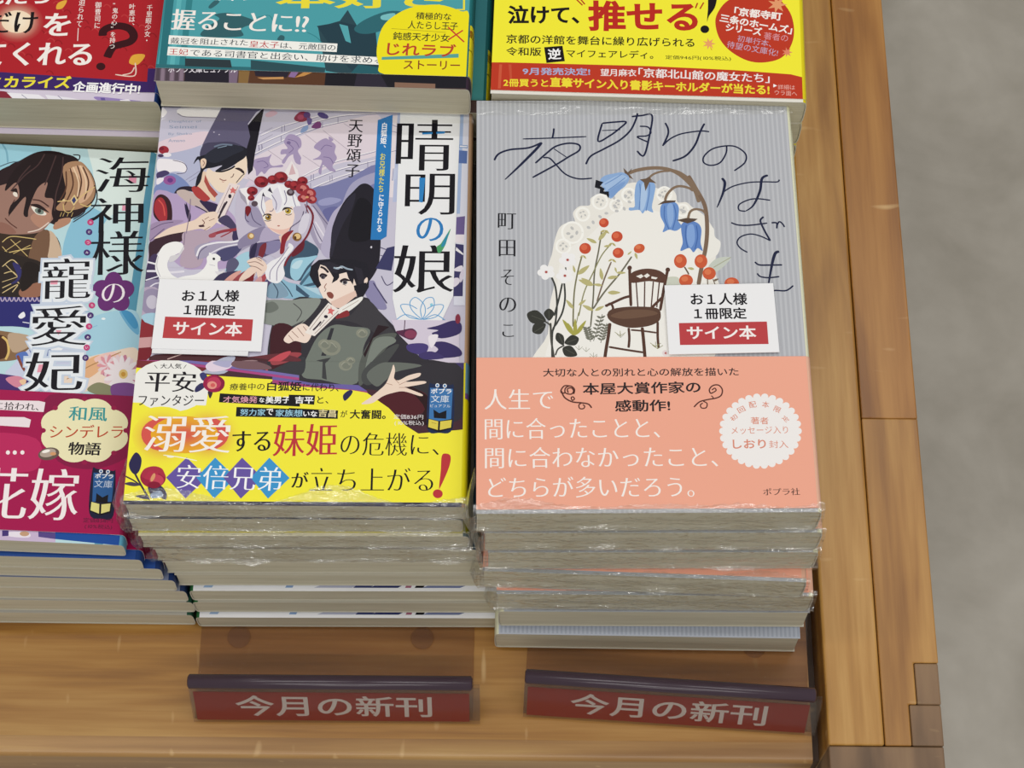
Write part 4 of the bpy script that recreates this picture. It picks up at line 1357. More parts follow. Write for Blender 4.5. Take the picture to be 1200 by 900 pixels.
E f5f4f4 -625 177 25 0 0 -25
E f5f4f4 -606 210 25 0 0 -25
E f5f4f4 -568 202 25 0 0 -25
E e6cfcf -592 181 12 0 0 -12
E a9423a -592 181 8 0 0 -8
E f5f4f4 -422 255 25 0 0 -25
E f5f4f4 -458 239 25 0 0 -25
E f5f4f4 -484 266 25 0 0 -25
E f5f4f4 -465 300 25 0 0 -26
E f5f4f4 -427 292 25 0 0 -26
E e6cfcf -451 270 12 0 0 -12
E a9423a -451 270 8 0 0 -8
E f5f4f4 -442 137 25 0 0 -25
E f5f4f4 -477 122 25 0 0 -25
E f5f4f4 -504 149 25 0 0 -25
E f5f4f4 -484 182 25 0 0 -25
E f5f4f4 -446 175 25 0 0 -25
E e6cfcf -471 153 12 0 0 -12
E a9423a -471 153 8 0 0 -8
S 34352f -720 -124 -687 -191 -598 -177 -655 -99
S 34352f -579 -86 -612 -123 -577 -174 -545 -120
S 34352f -686 -254 -632 -267 -600 -196 -671 -195
S 34352f -529 -261 -537 -311 -489 -351 -488 -284
S 34352f -390 -301 -438 -278 -483 -335 -416 -351
S 34352f -495 -370 -476 -428 -403 -422 -441 -355
K 55564c 5 -691 -137 -615 -170
K 55564c 5 -579 -99 -578 -158
K 55564c 5 -674 -254 -615 -215
K 55564c 5 -517 -274 -495 -332
K 55564c 5 -407 -307 -466 -330
K 55564c 5 -478 -377 -421 -412
K 54362a 19 -49 207 -50 69 -49 -71
K 54362a 19 198 192 169 59 138 -104
E 54362a -49 209 15 0 -1 -17
E 54362a 199 194 15 0 -1 -17
S 5c3c2f -44 163 7 194 77 203 147 186 187 145 174 98 74 111 -43 100
P efece4 -9 147 27 162 40 146 19 131
P efece4 40 150 65 168 82 152 58 134
P efece4 92 146 131 136 119 124 89 130
K 54362a 12 -10 108 -5 -79
K 54362a 12 46 107 37 -80
K 54362a 12 102 107 81 -80
K 54362a 12 141 106 117 -80
K 54362a 18 -216 -70 -167 -47 -97 -12 -48 3
K 54362a 15 -209 -73 -181 -51 -165 -86 -183 -116 -203 -139
K 54362a 18 51 -141 81 -88 138 -26 153 -11
K 54362a 15 49 -141 66 -103 58 -142
S 5a3e30 -204 -139 -182 -98 -99 -78 26 -75 122 -88 141 -135 126 -180 63 -214 -48 -228 -130 -209 -184 -178
S 6f5240 -183 -139 -72 -99 67 -100 121 -127 37 -149 -101 -163
K 54362a 21 -188 -193 -201 -285 -217 -375 -230 -459
K 54362a 21 18 -225 24 -332 29 -461
K 54362a 16 -69 -228 -67 -301 -74 -370
K 54362a 16 119 -183 115 -287 117 -372
K 54362a 14 -200 -363 -94 -384 22 -404
K 54362a 12 -55 -243 20 -250 109 -264
K 8d8a58 5 65 -335 98 -363
K 8d8a58 5 100 -327 98 -363
K 8d8a58 5 133 -339 98 -363
K 8d8a58 5 -159 -257 -125 -285
K 8d8a58 5 -124 -249 -125 -285
K 8d8a58 5 -90 -261 -125 -285
K 8d8a58 5 78 -351 111 -378
K 8d8a58 5 113 -342 111 -378
K 8d8a58 5 146 -354 111 -378
E e9dcdc 158 -408 19 0 -1 -21
E b96a66 161 -409 7 0 0 -8
K a0704a 5 -321 -442 -287 -457
K a0704a 5 -259 -435 -280 -459
T 2a2a30 197 -457 537 -454 15 0.01 0.01 あなたと大切な人へ
@ r_obi
P f4ad94 -1385 287 1532 258 1343 -1778 -1338 -1766
T 2a1f22 -623 -575 618 -574 58 0.012 0.01 大切な人との別れと心の解放を描いた
T 2a1f22 -374 -703 372 -693 84 0.022 0.018 本屋大賞作家の
T 2a1f22 -174 -822 175 -819 83 0.022 0.018 感動作!
T fbf4ee -994 -801 -560 -802 141 0.004 -0.012 人生で
T fbf4ee -992 -1006 103 -1003 144 0.004 -0.012 間に合ったことと、
T fbf4ee -991 -1201 456 -1200 141 0.004 -0.012 間に合わなかったこと、
T fbf4ee -972 -1398 300 -1400 139 0.004 -0.012 どちらが多いだろう。
K 5a3028 9 -465 -688 -470 -662 -446 -653 -431 -675 -447 -697 -483 -688 -482 -655 -452 -640 -426 -662 -431 -697
K 5a3028 9 -483 -688 -507 -688 -510 -668 -488 -639 -452 -640
K 5a3028 10 -508 -675 -489 -720 -442 -750 -382 -758 -340 -767 -320 -793
K 5a3028 8 -435 -714 -447 -721 -441 -740 -427 -731 -435 -714
K 5a3028 8 -382 -758 -400 -773 -394 -797 -371 -797 -364 -780 -376 -771
K 5a3028 9 453 -688 433 -695 427 -669 450 -642 486 -639 508 -669 500 -708 469 -728 409 -740 360 -755 323 -791
K 5a3028 8 453 -688 469 -675 461 -660 442 -673
K 5a3028 8 384 -750 407 -766 400 -795 372 -797 365 -776 381 -763
K 5a3028 7 436 -712 448 -727 430 -738
E f6f2f0 969 -959 22 0 -2 -23
E f6f2f0 960 -1008 22 0 -2 -23
E f6f2f0 941 -1054 22 0 -2 -23
E f6f2f0 914 -1096 22 0 -2 -23
E f6f2f0 878 -1132 22 0 -2 -23
E f6f2f0 837 -1160 22 0 -2 -23
E f6f2f0 791 -1179 22 0 -2 -23
E f6f2f0 742 -1189 22 0 -1 -23
E f6f2f0 693 -1189 22 0 -1 -23
E f6f2f0 646 -1178 22 0 -1 -23
E f6f2f0 602 -1158 22 0 -1 -23
E f6f2f0 564 -1130 22 0 -1 -23
E f6f2f0 534 -1094 22 0 -1 -23
E f6f2f0 511 -1051 22 0 -1 -23
E f6f2f0 499 -1005 22 0 -1 -23
E f6f2f0 496 -956 22 0 -1 -23
E f6f2f0 504 -907 23 0 -1 -23
E f6f2f0 522 -860 23 0 -1 -23
E f6f2f0 549 -817 23 0 -1 -23
E f6f2f0 585 -781 23 0 -1 -23
E f6f2f0 627 -752 23 0 -1 -23
E f6f2f0 673 -732 23 0 -1 -23
E f6f2f0 723 -722 23 0 -1 -23
E f6f2f0 773 -722 23 0 -2 -23
E f6f2f0 821 -733 23 0 -2 -23
E f6f2f0 865 -753 23 0 -2 -23
E f6f2f0 903 -783 23 0 -2 -23
E f6f2f0 934 -820 23 0 -2 -23
E f6f2f0 955 -863 23 0 -2 -23
E f6f2f0 967 -910 22 0 -2 -23
E f6f2f0 733 -958 241 -2 -15 -237
T e0927c 675 -910 787 -911 49 0.01 0.01 著者
T e0927c 550 -978 905 -975 51 0.0 0.0 メッセージ入り
T e0927c 554 -1077 761 -1076 63 0.02 0.02 しおり
T e0927c 780 -1073 900 -1074 51 0.0 0.0 封入
T e0927c 562 -893 599 -863 33 0.012 0.006 初
T e0927c 608 -837 650 -816 38 0.012 0.006 回
T e0927c 674 -800 720 -793 43 0.012 0.006 配
T e0927c 750 -793 794 -801 44 0.012 0.006 本
T e0927c 819 -818 858 -838 41 0.012 0.006 限
T e0927c 868 -870 899 -903 32 0.012 0.006 定
T 3a2a2a 724 -1391 951 -1389 47 0.01 -0.008 ポプラ社
@ l_cover
P bfe0e6 -1551 1625 1307 1822 1605 -1716 -964 -1833
S 9fd2e2 -454 1512 91 1501 292 1468 167 1272 -107 1116 -384 1006
S e2f0ec 572 1545 1056 1483 1059 1030 921 636 688 1006 598 1301
S 8fc6de 552 998 758 897 670 621 629 287 891 -23 608 -39 459 608
S cfe8ea 705 848 961 1024 1038 421 820 298
P 5a9cb8 986 1491 1027 1470 1017 642 956 -1552 902 -1555 959 639
K 7fb4c8 13 -55 1480 -18 1423 3 1331
S 3a2a20 -255 765 58 808 350 803 459 608 433 166 -170 131
S d2b79c 350 803 403 761 457 630 447 540 375 581 331 712
S 7a5a44 259 752 350 803 363 602 309 488 237 528
K d9bd7a 7 44 694 96 742 212 738 271 731
K d9bd7a 7 74 607 148 633 250 662
K d9bd7a 7 96 586 238 684
K d9bd7a 7 48 661 115 587
K d9bd7a 7 98 720 229 594
K d9bd7a 7 63 617 167 713
S 2c1d20 -183 951 -81 1221 61 1335 198 1432 345 1442 491 1375 578 1299 630 1187 632 1072 557 952 484 902 415 830 313 869 -171 861
S a07a6c -195 1041 42 1172 172 1238 359 1146 373 941 351 871 284 788 132 761 15 765 -162 794
S 94685a -162 794 24 851 130 773 15 765
S b98a74 211 908 329 984 350 882 289 822
S f0e6d8 68 1087 90 1106 103 1061 80 1065
S f2ece0 206 987 251 979 314 943 302 923 247 933
E 7c8a80 266 954 32 -11 -4 -22
E 33302e 266 957 12 1 2 -16
S 2a1a1a 195 1003 258 1008 333 950 302 959 241 984
S 2a1a1a 51 1103 87 1128 105 1072 91 1094
K 4a2c28 10 209 1044 264 1037 327 995
K 5a342c 8 39 885 83 843 131 810
K 4a2a26 6 59 921 63 967 88 1037
S b98a70 407 897 483 914 478 868 397 817 375 839
K e9d6c8 9 342 871 281 810 207 783
S 241719 12 1101 35 1229 117 1362 208 1427 366 1432 491 1375 476 1154 421 944 390 874 353 939 350 1054 289 1073 295 1188 232 1138 193 975 192 906 160 927 158 1064 73 922 62 898 65 989 115 1061 81 1174
S b08868 388 1322 491 1375 567 1310 625 1186 622 1071 552 998 438 968 377 987 432 1105
S d9b090 430 1301 514 1342 582 1265 617 1163 583 1069 527 1042 532 1180 483 1270
K 5a3a2c 10 438 1314 473 1177 433 1013
K 5a3a2c 10 485 1340 529 1203 508 1041
K 5a3a2c 10 525 1331 578 1207 564 1067
K 5a3a2c 10 412 1288 427 1150 391 1033
K f0d2b0 9 457 1326 510 1202 513 1087
K f0d2b0 9 504 1341 556 1228 569 1114
K 4a3434 9 249 1418 211 1322 133 1235 51 1103
K 4a3434 9 329 1411 304 1281 278 1164
K 4a3434 9 379 1403 385 1263 364 1100 370 963
K 4a3434 9 162 1319 105 1222 84 1151
K 2c1d20 8 446 1425 491 1422 490 1387 469 1397
K 2c1d20 8 620 1186 648 1107 630 1003 506 881
K 2c1d20 6 -23 1225 25 1310 80 1348
K 2c1d20 8 581 1000 566 953 504 903
K 3a4a5a 6 -51 1293 22 1333 80 1342
K e0c184 8 381 1038 429 1047 468 1050
P e6cc94 467 1055 491 1103 521 1059 497 1011
P 3a3f72 477 1056 491 1086 508 1058 495 1028
K e0c184 8 520 1064 559 1113 626 1175
K d9bd7a 6 422 1024 438 968 478 959 502 1006
K d9bd7a 8 538 1031 589 1012 616 1036
K c9ab6a 6 420 955 412 920
K c9ab6a 6 439 956 431 922
K c9ab6a 6 468 958 460 924
K c9ab6a 6 497 960 489 925
E e6cc94 423 1052 9 1 1 -10
S 2a201c -417 688 195 592 342 521 295 333 165 272 -353 229
K d9c08a 7 68 504 130 561 195 498
K d9c08a 7 86 452 141 469 193 419
K d9c08a 7 82 386 180 431
K d9c08a 7 88 340 173 391 198 380
K d9c08a 7 93 301 187 372 160 312
K d9c08a 7 89 519 167 444
S 34306a 133 535 180 524 205 459 185 392 141 376 180 431
S 9a6a54 214 341 344 402 386 338 324 282 221 282
S 1f1512 213 540 319 519 289 385 216 328
S 2b2a72 -355 242 211 275 474 278 485 174 374 51 192 53 -326 36
K b9a9c6 8 86 268 98 240 109 246 113 269
K b9a9c6 8 116 270 129 242 140 247 144 271
K b9a9c6 8 147 271 160 243 170 249 174 273
K b9a9c6 8 178 273 190 245 201 251 205 275
K b9a9c6 8 208 275 221 247 232 253 236 277
K b9a9c6 8 239 277 251 249 262 255 266 278
K b9a9c6 8 270 279 282 251 293 256 297 280
K b9a9c6 8 300 280 313 252 324 258 328 282
K b9a9c6 8 331 282 343 254 354 260 358 284
K b9a9c6 8 362 284 374 256 385 262 389 286
K b9a9c6 8 392 286 405 258 416 264 420 288
K b9a9c6 8 423 288 436 260 446 266 450 289
K b9a9c6 8 454 290 466 261 477 267 481 291
K b9a9c6 8 485 291 497 263 508 269 512 293
K b9a9c6 8 515 293 528 265 539 271 543 295
K b9a9c6 8 546 295 558 267 569 273 574 297
S f3f3f8 222 132 252 167 268 135 242 114
K e6e6f2 9 256 89 302 83
S 8a6a4c -324 23 152 12 280 -19 364 -53 267 -186 47 -224 -284 -268
S 4a2c1e 22 -34 157 -26 193 -140 155 -193 43 -199
K e0bd70 16 134 -28 173 -64 191 -140 178 -198
S bfa58a 176 0 361 -28 302 -108 216 -138
S cfd4ea 228 -239 325 -107 434 -75 620 -115 609 -218 458 -277 330 -335 192 -305
S 7a86bc 325 -107 431 -49 519 -121 452 -227 379 -180
S 5a78c0 241 -162 306 -133 337 -208 295 -236
K 8a4a3a 18 253 -162 297 -248 343 -303
S f4f6fa 333 204 474 278 637 248 663 119 608 -1 519 -121 434 -75 352 49
S 4a2f72 -280 -293 260 -314 355 -359 353 -434 -256 -467
S d98aa0 196 -342 260 -314 319 -336 282 -400
S f0c8a0 287 -350 330 -335 325 -386
S a9d4e6 663 119 860 209 1022 192 1043 -143 643 -114 608 -1
S 6fb0d6 894 211 1016 139 1037 37 963 97
S 4a98c8 905 211 975 202 1030 114 998 86
K 8fc0dc 9 714 70 757 92
E f3f8fa 792 145 14 1 1 -8
K 5f9cc4 10 726 385 653 420
S f0dccb 553 -323 672 -176 869 -101 1036 -66 1047 -245 850 -357 654 -418
S e8b488 676 -214 781 -132 851 -154 794 -259 710 -314
S f3c9c0 761 -159 869 -101 940 -136 834 -206
K b98a5a 8 598 -320 744 -211 936 -98
E e9d2d8 1018 -259 59 3 2 -23
E c9849c 1015 -294 56 -26 -7 -21
E e9d2d8 1000 -322 42 -50 -14 -15
E c9849c 975 -339 19 -63 -19 -6
E e9d2d8 946 -341 -7 -65 -20 4
E c9849c 919 -327 -31 -53 -17 13
E e9d2d8 898 -300 -50 -31 -11 20
E c9849c 888 -266 -59 -3 -2 23
E e9d2d8 891 -231 -56 26 7 21
E c9849c 906 -202 -42 50 14 15
E e9d2d8 931 -186 -20 64 19 6
E c9849c 960 -184 7 66 20 -4
E e9d2d8 987 -198 32 54 17 -13
E c9849c 1008 -225 51 32 11 -20
E e9d2d8 894 -202 34 2 1 -13
E e09aa4 892 -222 32 -15 -4 -12
E e9d2d8 883 -239 24 -28 -8 -9
E e09aa4 869 -248 11 -36 -11 -3
E e9d2d8 853 -249 -4 -37 -11 2
E e09aa4 837 -241 -18 -31 -10 8
E e9d2d8 825 -226 -29 -18 -6 11
E e09aa4 819 -206 -34 -2 -1 13
E e9d2d8 821 -186 -32 15 4 12
E e09aa4 830 -170 -24 29 8 9
E e9d2d8 844 -160 -11 37 11 3
E e09aa4 860 -159 4 38 12 -2
E e9d2d8 876 -167 18 31 10 -8
E e09aa4 888 -183 29 18 6 -11
E efe6ea 1025 -281 59 -10 -2 -19
E efe6ea 1016 -314 50 -37 -9 -16
E efe6ea 996 -339 32 -57 -14 -9
E efe6ea 969 -349 8 -65 -17 -1
E efe6ea 940 -343 -18 -61 -16 7
E efe6ea 915 -323 -40 -44 -12 14
E efe6ea 898 -292 -55 -19 -6 18
E efe6ea 894 -256 -59 10 1 19
E efe6ea 902 -222 -51 37 9 16
E efe6ea 922 -198 -33 57 14 9
E efe6ea 950 -188 -8 66 17 1
E efe6ea 979 -193 18 61 16 -7
E efe6ea 1004 -214 41 45 12 -14
E efe6ea 1021 -245 55 19 6 -18
E e0c17a 967 -262 29 2 4 -35
E c9963e 967 -264 15 1 2 -18
S 8a8a6a 740 -388 802 -334 895 -354 989 -400 971 -438 812 -422
S 7a4a8a 895 -354 982 -324 1063 -345 1060 -433 926 -441
P e79ab4 852 1282 906 1280 907 1222 853 1224
P e79ab4 830 1038 871 1035 870 995 831 995
T 14121a 631 1128 1007 1159 285 0.01 -0.014 海
T 14121a 622 804 994 834 277 0.01 -0.014 神
T 14121a 653 472 1033 503 345 0.01 -0.014 様
E 6b2f74 832 425 -9 85 62 4
E 6b2f74 905 377 67 30 26 -66
E 6b2f74 887 290 50 -65 -46 -44
E 6b2f74 804 285 -36 -70 -54 39
E 6b2f74 769 369 -72 22 12 69
E 6b2f74 839 349 57 3 7 -65
T f7eef4 768 263 924 281 145 0.006 -0.02 の
P efa0b4 406 416 455 421 455 388 407 385
P efa0b4 401 -223 453 -217 436 -279 396 -281
P efa0b4 483 41 523 41 505 4
T cdd9ea 334 231 725 254 386 0.1 0.1 寵
T eef3f8 345 246 710 268 356 0.06 0.06 寵
T cdd9ea 292 -134 749 -108 385 0.1 0.1 愛
T eef3f8 305 -116 731 -92 350 0.06 0.06 愛
T cdd9ea 287 -470 752 -445 372 0.1 0.1 妃
T eef3f8 301 -452 735 -428 337 0.06 0.06 妃
P efa0b4 406 416 455 421 455 388 407 385
P efa0b4 401 -223 453 -217 436 -279 396 -281
P efa0b4 483 41 523 41 505 4
T 14121a 362 270 687 297 311 0.01 -0.014 寵
T 14121a 325 -89 705 -59 298 0.01 -0.014 愛
T 14121a 321 -425 708 -396 285 0.01 -0.014 妃
E c9447c 625 888 22 1 3 -24
T f3e9f2 618 878 635 879 19 0.01 0.01 わ
E 4a2f72 624 811 22 1 3 -24
T f3e9f2 616 801 634 802 19 0.01 0.01 だ
E c9447c 625 728 22 1 3 -23
T f3e9f2 617 717 635 718 19 0.01 0.01 つ
E 4a2f72 627 648 22 1 3 -23
T f3e9f2 619 638 636 639 19 0.01 0.01 み
E c9447c 704 242 22 1 2 -23
T f3e9f2 697 232 714 233 19 0.01 0.01 ち
E 4a2f72 702 165 22 1 2 -23
T f3e9f2 694 154 711 155 18 0.01 0.01 ょ
E c9447c 702 81 22 1 2 -23
T f3e9f2 695 71 712 72 18 0.01 0.01 う
E 4a2f72 702 0 22 1 2 -22
T f3e9f2 695 -10 712 -9 18 0.01 0.01 あ
E c9447c 704 -79 21 1 2 -23
T f3e9f2 696 -89 714 -88 19 0.01 0.01 い
E 4a2f72 704 -156 21 1 2 -23
T f3e9f2 696 -166 714 -165 19 0.01 0.01 ひ
P cdb9d6 171 -1399 645 -1391 655 -1479 183 -1486
S efe6f0 337 -1428 417 -1417 486 -1428 476 -1455 354 -1452
E c9a080 452 -1430 30 1 2 -17
P 5a4a8a 538 -1411 647 -1413 652 -1457 543 -1447
P 1f4f9e 645 -1398 1261 -1420 1268 -1494 652 -1457
P 4a3a7a 308 -1414 349 -1413 353 -1449 313 -1454
@ l_obi
P a81650 -1483 -397 1518 -231 1644 -1752 -1219 -1882
S 8a1746 470 -478 744 -425 1035 -410 1109 -705 1037 -880 803 -965 572 -880
S c02a60 115 -757 448 -764 493 -957 368 -1011 147 -998
P f3e6ea -470 -523 433 -492 478 -500 475 -571 202 -570 -460 -590
P f3e6ea -452 -645 353 -615 399 -631 395 -687 217 -684 -442 -712
T 2a1f24 78 -571 441 -564 57 0.01 -0.006 娘に拾われ、
E fbf0f0 279 -873 13 1 2 -15
E fbf0f0 323 -871 13 1 2 -15
E fbf0f0 372 -868 13 1 2 -15
E f3ecc0 928 -734 116 6 10 -100
E f3ecc0 839 -814 116 6 11 -100
E f3ecc0 702 -822 116 6 11 -99
E f3ecc0 597 -752 116 6 11 -100
E f3ecc0 584 -646 116 6 11 -100
E f3ecc0 673 -564 117 6 11 -101
E f3ecc0 811 -557 117 6 11 -101
E f3ecc0 917 -627 117 6 10 -101
E f3ecc0 756 -690 250 13 22 -205
E 9a1a4a 1027 -676 18 1 2 -17
E 9a1a4a 964 -841 18 1 2 -17
E 9a1a4a 781 -917 18 1 2 -17
E 9a1a4a 584 -860 18 1 2 -17
E 9a1a4a 487 -704 18 1 2 -17
E 9a1a4a 547 -538 18 1 2 -17
E 9a1a4a 731 -460 18 1 2 -17
E 9a1a4a 931 -517 18 1 2 -17
T 3a9a9c 641 -624 894 -617 104 0.018 -0.002 和風
T c04a2c 534 -757 1011 -732 96 0.014 0.0 シンデレラ
T 1f1a1e 665 -869 878 -864 93 0.024 0.012 物語
E 6a5a50 543 -869 66 17 12 -43
E b9a89a 537 -863 50 15 9 -28
E fbf6ee 523 -852 25 8 4 -10
E d9a070 571 -867 20 1 1 -12
T f9f0f0 137 -1345 776 -1326 358 0.014 -0.012 花嫁
S 1c1f3a 837 -975 868 -959 969 -969 990 -986 1006 -1279 932 -1306 849 -1269
P 2f5f9a 847 -987 983 -995 985 -1185 860 -1191
E e6ecf4 894 -975 13 1 2 -14
E 2f5f9a 894 -975 7 0 1 -7
E e6ecf4 939 -976 13 1 1 -14
E 2f5f9a 939 -976 7 0 1 -7
T ffffff 859 -1025 977 -1024 34 0.02 0.02 ポプラ
T c9d6ea 860 -1089 976 -1091 53 0 0 文庫
P 15131a 881 -1130 922 -1158 958 -1136 959 -1198 882 -1190
P 15131a 844 -1192 914 -1202 986 -1190 988 -1262 923 -1285 847 -1257
P e6df8a 855 -1193 908 -1205 912 -1272 855 -1251
P e6df8a 921 -1207 979 -1197 978 -1251 925 -1271
T 4a1a34 816 -1338 1006 -1332 33 0 0 定価858円
T 4a1a34 831 -1382 1006 -1380 35 0 0 (10%税込)
@ tl_cover
P d9cfe0 -2711 3387 1361 3512 1811 -2019 -1655 -2119
S 8a2a3a -307 -1427 19 -1426 86 -1486 -299 -1479
P f3f0f6 35 -1435 258 -1446 338 -1496 86 -1486
P efecf4 302 -1445 482 -1466 618 -1491 338 -1496
S 9a86c0 643 -1452 821 -1464 1060 -1492 1066 -1544 737 -1502
P f3eef6 822 -1473 881 -1466 945 -1513 856 -1507
P 6a5aa0 688 -1460 717 -1459 739 -1519 709 -1516
P f0ecf4 970 -1478 1090 -1492 1094 -1535 1019 -1520
K 6a6a90 5 140 -1449 206 -1500
K 6a6a90 5 391 -1451 441 -1493
@ tl_obi
P b3202a -2937 3380 794 3495 1296 -1693 -1914 -1786
K c23a3c 8 -171 -694 -156 -676 -132 -685 -117 -709
K 98161f 8 48 -847 63 -829 87 -838 102 -862
K c23a3c 8 264 -998 280 -981 303 -990 318 -1014
K 98161f 8 479 -1149 495 -1131 518 -1140 533 -1164
K c23a3c 8 624 -700 640 -682 663 -691 678 -715
K 98161f 8 839 -853 855 -835 878 -844 893 -868
K c23a3c 8 -62 -1037 -46 -1019 -23 -1028 -8 -1052
K 98161f 8 154 -1186 170 -1169 193 -1178 208 -1202
K c23a3c 8 294 -739 310 -721 333 -730 348 -754
K 98161f 8 510 -891 526 -874 550 -883 564 -907
K c23a3c 8 725 -1042 741 -1025 764 -1034 778 -1058
K 98161f 8 937 -1192 953 -1175 976 -1184 990 -1207
K c23a3c 8 -35 -778 -19 -760 4 -769 19 -793
K 98161f 8 183 -930 198 -913 222 -921 237 -945
K c23a3c 8 398 -1081 414 -1063 437 -1072 452 -1096
K 98161f 8 612 -1230 628 -1213 651 -1222 665 -1245
K c23a3c 8 758 -784 774 -766 797 -775 812 -799
K 98161f 8 972 -936 988 -918 1011 -927 1025 -951
K c23a3c 8 73 -1119 88 -1102 111 -1110 126 -1134
K 98161f 8 288 -1268 303 -1251 326 -1260 341 -1283
K c23a3c 8 429 -822 445 -805 468 -814 483 -838
K 98161f 8 644 -974 660 -957 683 -966 698 -989
K c23a3c 8 857 -1124 873 -1107 896 -1116 911 -1139
K 98161f 8 -118 -708 -102 -691 -79 -700 -63 -724
K c23a3c 8 101 -861 116 -844 140 -853 155 -876
K 98161f 8 317 -1012 333 -995 356 -1004 371 -1028
K c23a3c 8 532 -1162 547 -1145 570 -1154 585 -1177
K 98161f 8 677 -714 693 -697 716 -706 731 -730
K c23a3c 8 891 -867 908 -849 931 -858 945 -882
K 98161f 8 -9 -1051 6 -1033 30 -1042 45 -1066
K c23a3c 8 207 -1200 222 -1183 245 -1192 260 -1215
K 98161f 8 347 -753 363 -736 386 -745 401 -768
K c23a3c 8 563 -905 579 -888 602 -897 617 -921
K 98161f 8 777 -1056 793 -1039 816 -1048 831 -1072
K c23a3c 8 989 -1206 1005 -1189 1028 -1198 1042 -1221
K 98161f 8 18 -792 34 -774 57 -783 72 -807
K c23a3c 8 236 -944 251 -927 275 -936 289 -959
K 98161f 8 451 -1095 467 -1077 490 -1086 504 -1110
K c23a3c 8 664 -1244 680 -1227 703 -1236 717 -1259
K 98161f 8 811 -798 827 -780 850 -789 865 -813
K c23a3c 8 -91 -982 -76 -965 -53 -974 -37 -998
K 98161f 8 125 -1133 141 -1116 164 -1124 179 -1148
K c23a3c 8 265 -683 281 -666 304 -675 319 -699
K 98161f 8 482 -837 498 -819 521 -828 536 -852
K c23a3c 8 697 -988 713 -971 736 -980 750 -1003
K 98161f 8 910 -1138 926 -1121 948 -1130 963 -1153
P 3d2468 -2020 -1253 -12 -1272 567 -1308 1093 -1328 1131 -1698 -1914 -1786
S b3202a -69 -1149 464 -1276 765 -1314 1063 -1323 1056 -1258 353 -1184
P 3d2468 -2022 -1242 -32 -1272 466 -1297 1123 -1329 1127 -1374 -1992 -1394
G fbe3c4/b3202a 30 -846 190 6 24 -180
G fdf0d8/fbe3c4 30 -846 110 3 13 -96
T fbf4ee -259 -716 241 -682 148 0.03 0.016 れたら
T 171014 -186 -951 178 -941 182 0.022 0.0 だけ
T fbf4ee 221 -961 415 -956 193 0.03 0.012 を
T fbf4ee -366 -1227 594 -1203 196 0.03 0.012 してくれる
K 3a0c14 59 646 -949 647 -907 686 -875 755 -861 827 -883 864 -942 844 -991 782 -1017 734 -1036 713 -1073 697 -1129
E 3a0c14 662 -1205 32 1 4 -31
V fbf4ee 950 -673 960 -1006 44 0.01 -0.0 千里眼少女・
V fbf4ee 824 -667 842 -883 46 0.01 0 叶恵は、
V fbf4ee 707 -656 722 -1060 42 0.012 0.0 “鬼の心”を持つ
V fbf4ee 583 -659 599 -890 46 0.01 0 御曹司に
V fbf4ee 467 -638 471 -882 46 0.01 0 迫られて
K fbf4ee 7 467 -888 475 -996
S eab040 292 -729 336 -721 358 -654 300 -677
S eab040 856 -1170 918 -1182 960 -1101 877 -1103
K f0d8c8 9 898 -1168 904 -1275 770 -1269
K f0d8c8 8 897 -1204 877 -1252 820 -1271
T f3e43c -221 -1404 473 -1393 103 0.034 0.03 コミカライズ
T ffffff 486 -1422 956 -1431 91 0.034 0.03 企画進行中!
P 3d2468 992 -1213 1051 -1211 1085 -1538 1007 -1540
@ tm_cover
P 5a4440 -2082 3166 1888 3305 1955 -2095 -1423 -2208
P 6a5a68 -1171 -1346 -853 -1341 -848 -1486 -1154 -1497
P 52444f -1043 -1348 -1022 -1347 -1012 -1479 -1038 -1480
P 8d7a8a -1012 -1347 -990 -1346 -981 -1478 -1006 -1479
P 52444f -980 -1345 -959 -1345 -949 -1477 -974 -1478
P 8d7a8a -948 -1344 -927 -1344 -917 -1476 -943 -1477
P 52444f -916 -1343 -895 -1343 -886 -1475 -911 -1476
P 8d7a8a -884 -1342 -863 -1342 -854 -1474 -879 -1475
P 241f2c -851 -1360 -532 -1356 -531 -1488 -843 -1486
P 7d6a80 -552 -1375 -488 -1373 -489 -1487 -542 -1482
P 8a6a3e -484 -1361 -409 -1364 -414 -1491 -478 -1487
P 5c3a26 -409 -1371 105 -1353 114 -1486 -409 -1491
P 2a2430 -382 -1370 -138 -1374 -155 -1425 -367 -1420
P 8f6fa0 -127 -1374 -79 -1379 -102 -1424 -145 -1419
P c9955c -356 -1432 -177 -1420 -175 -1439 -312 -1446
P c9904f -42 -1377 22 -1375 -40 -1409 -102 -1424
T efe9f0 -962 -1412 -496 -1401 61 0.01 0.01 ポプラ文庫ピュアフル
P 1c1a22 106 -1372 1060 -1347 1065 -1473 104 -1492
P 2f2a38 318 -1372 478 -1379 537 -1490 305 -1485
P 8a6a58 577 -1439 852 -1442 855 -1517 581 -1514
@ tm_obi
P 4da3ac -2094 3624 1346 3746 1491 -1633 -1444 -1731
P 3c8891 -1366 -571 -1030 -560 -1040 -1379 -1273 -1387
P 2a737c -1041 -560 -986 -558 -976 -1377 -1029 -1379
P 5fb6bc -965 -558 -932 -556 -923 -1375 -955 -1376
P 33848c -899 -555 -856 -554 -849 -1373 -892 -1374
S 33626a -758 -1114 -733 -1036 -654 -968 -689 -931 -594 -914 -462 -949 -405 -986 -497 -1041 -491 -1105
S 35666e -739 -867 -701 -813 -667 -825 -716 -879
S 33626a -243 -1123 -225 -1086 -197 -1095 -200 -1128
P 2c4a54 27 -1010 173 -954 221 -861 414 -1203 427 -1418 106 -1366
P 24404c 19 -1002 185 -961 423 -1024 473 -1380 330 -1410 174 -1242
P 57aab2 171 -980 231 -995 262 -1135 224 -1119
S 2f6a74 276 -1011 358 -929 501 -862 620 -876 566 -966 424 -1042 322 -1054
S 7cc4c8 459 -899 546 -878 535 -932 461 -934
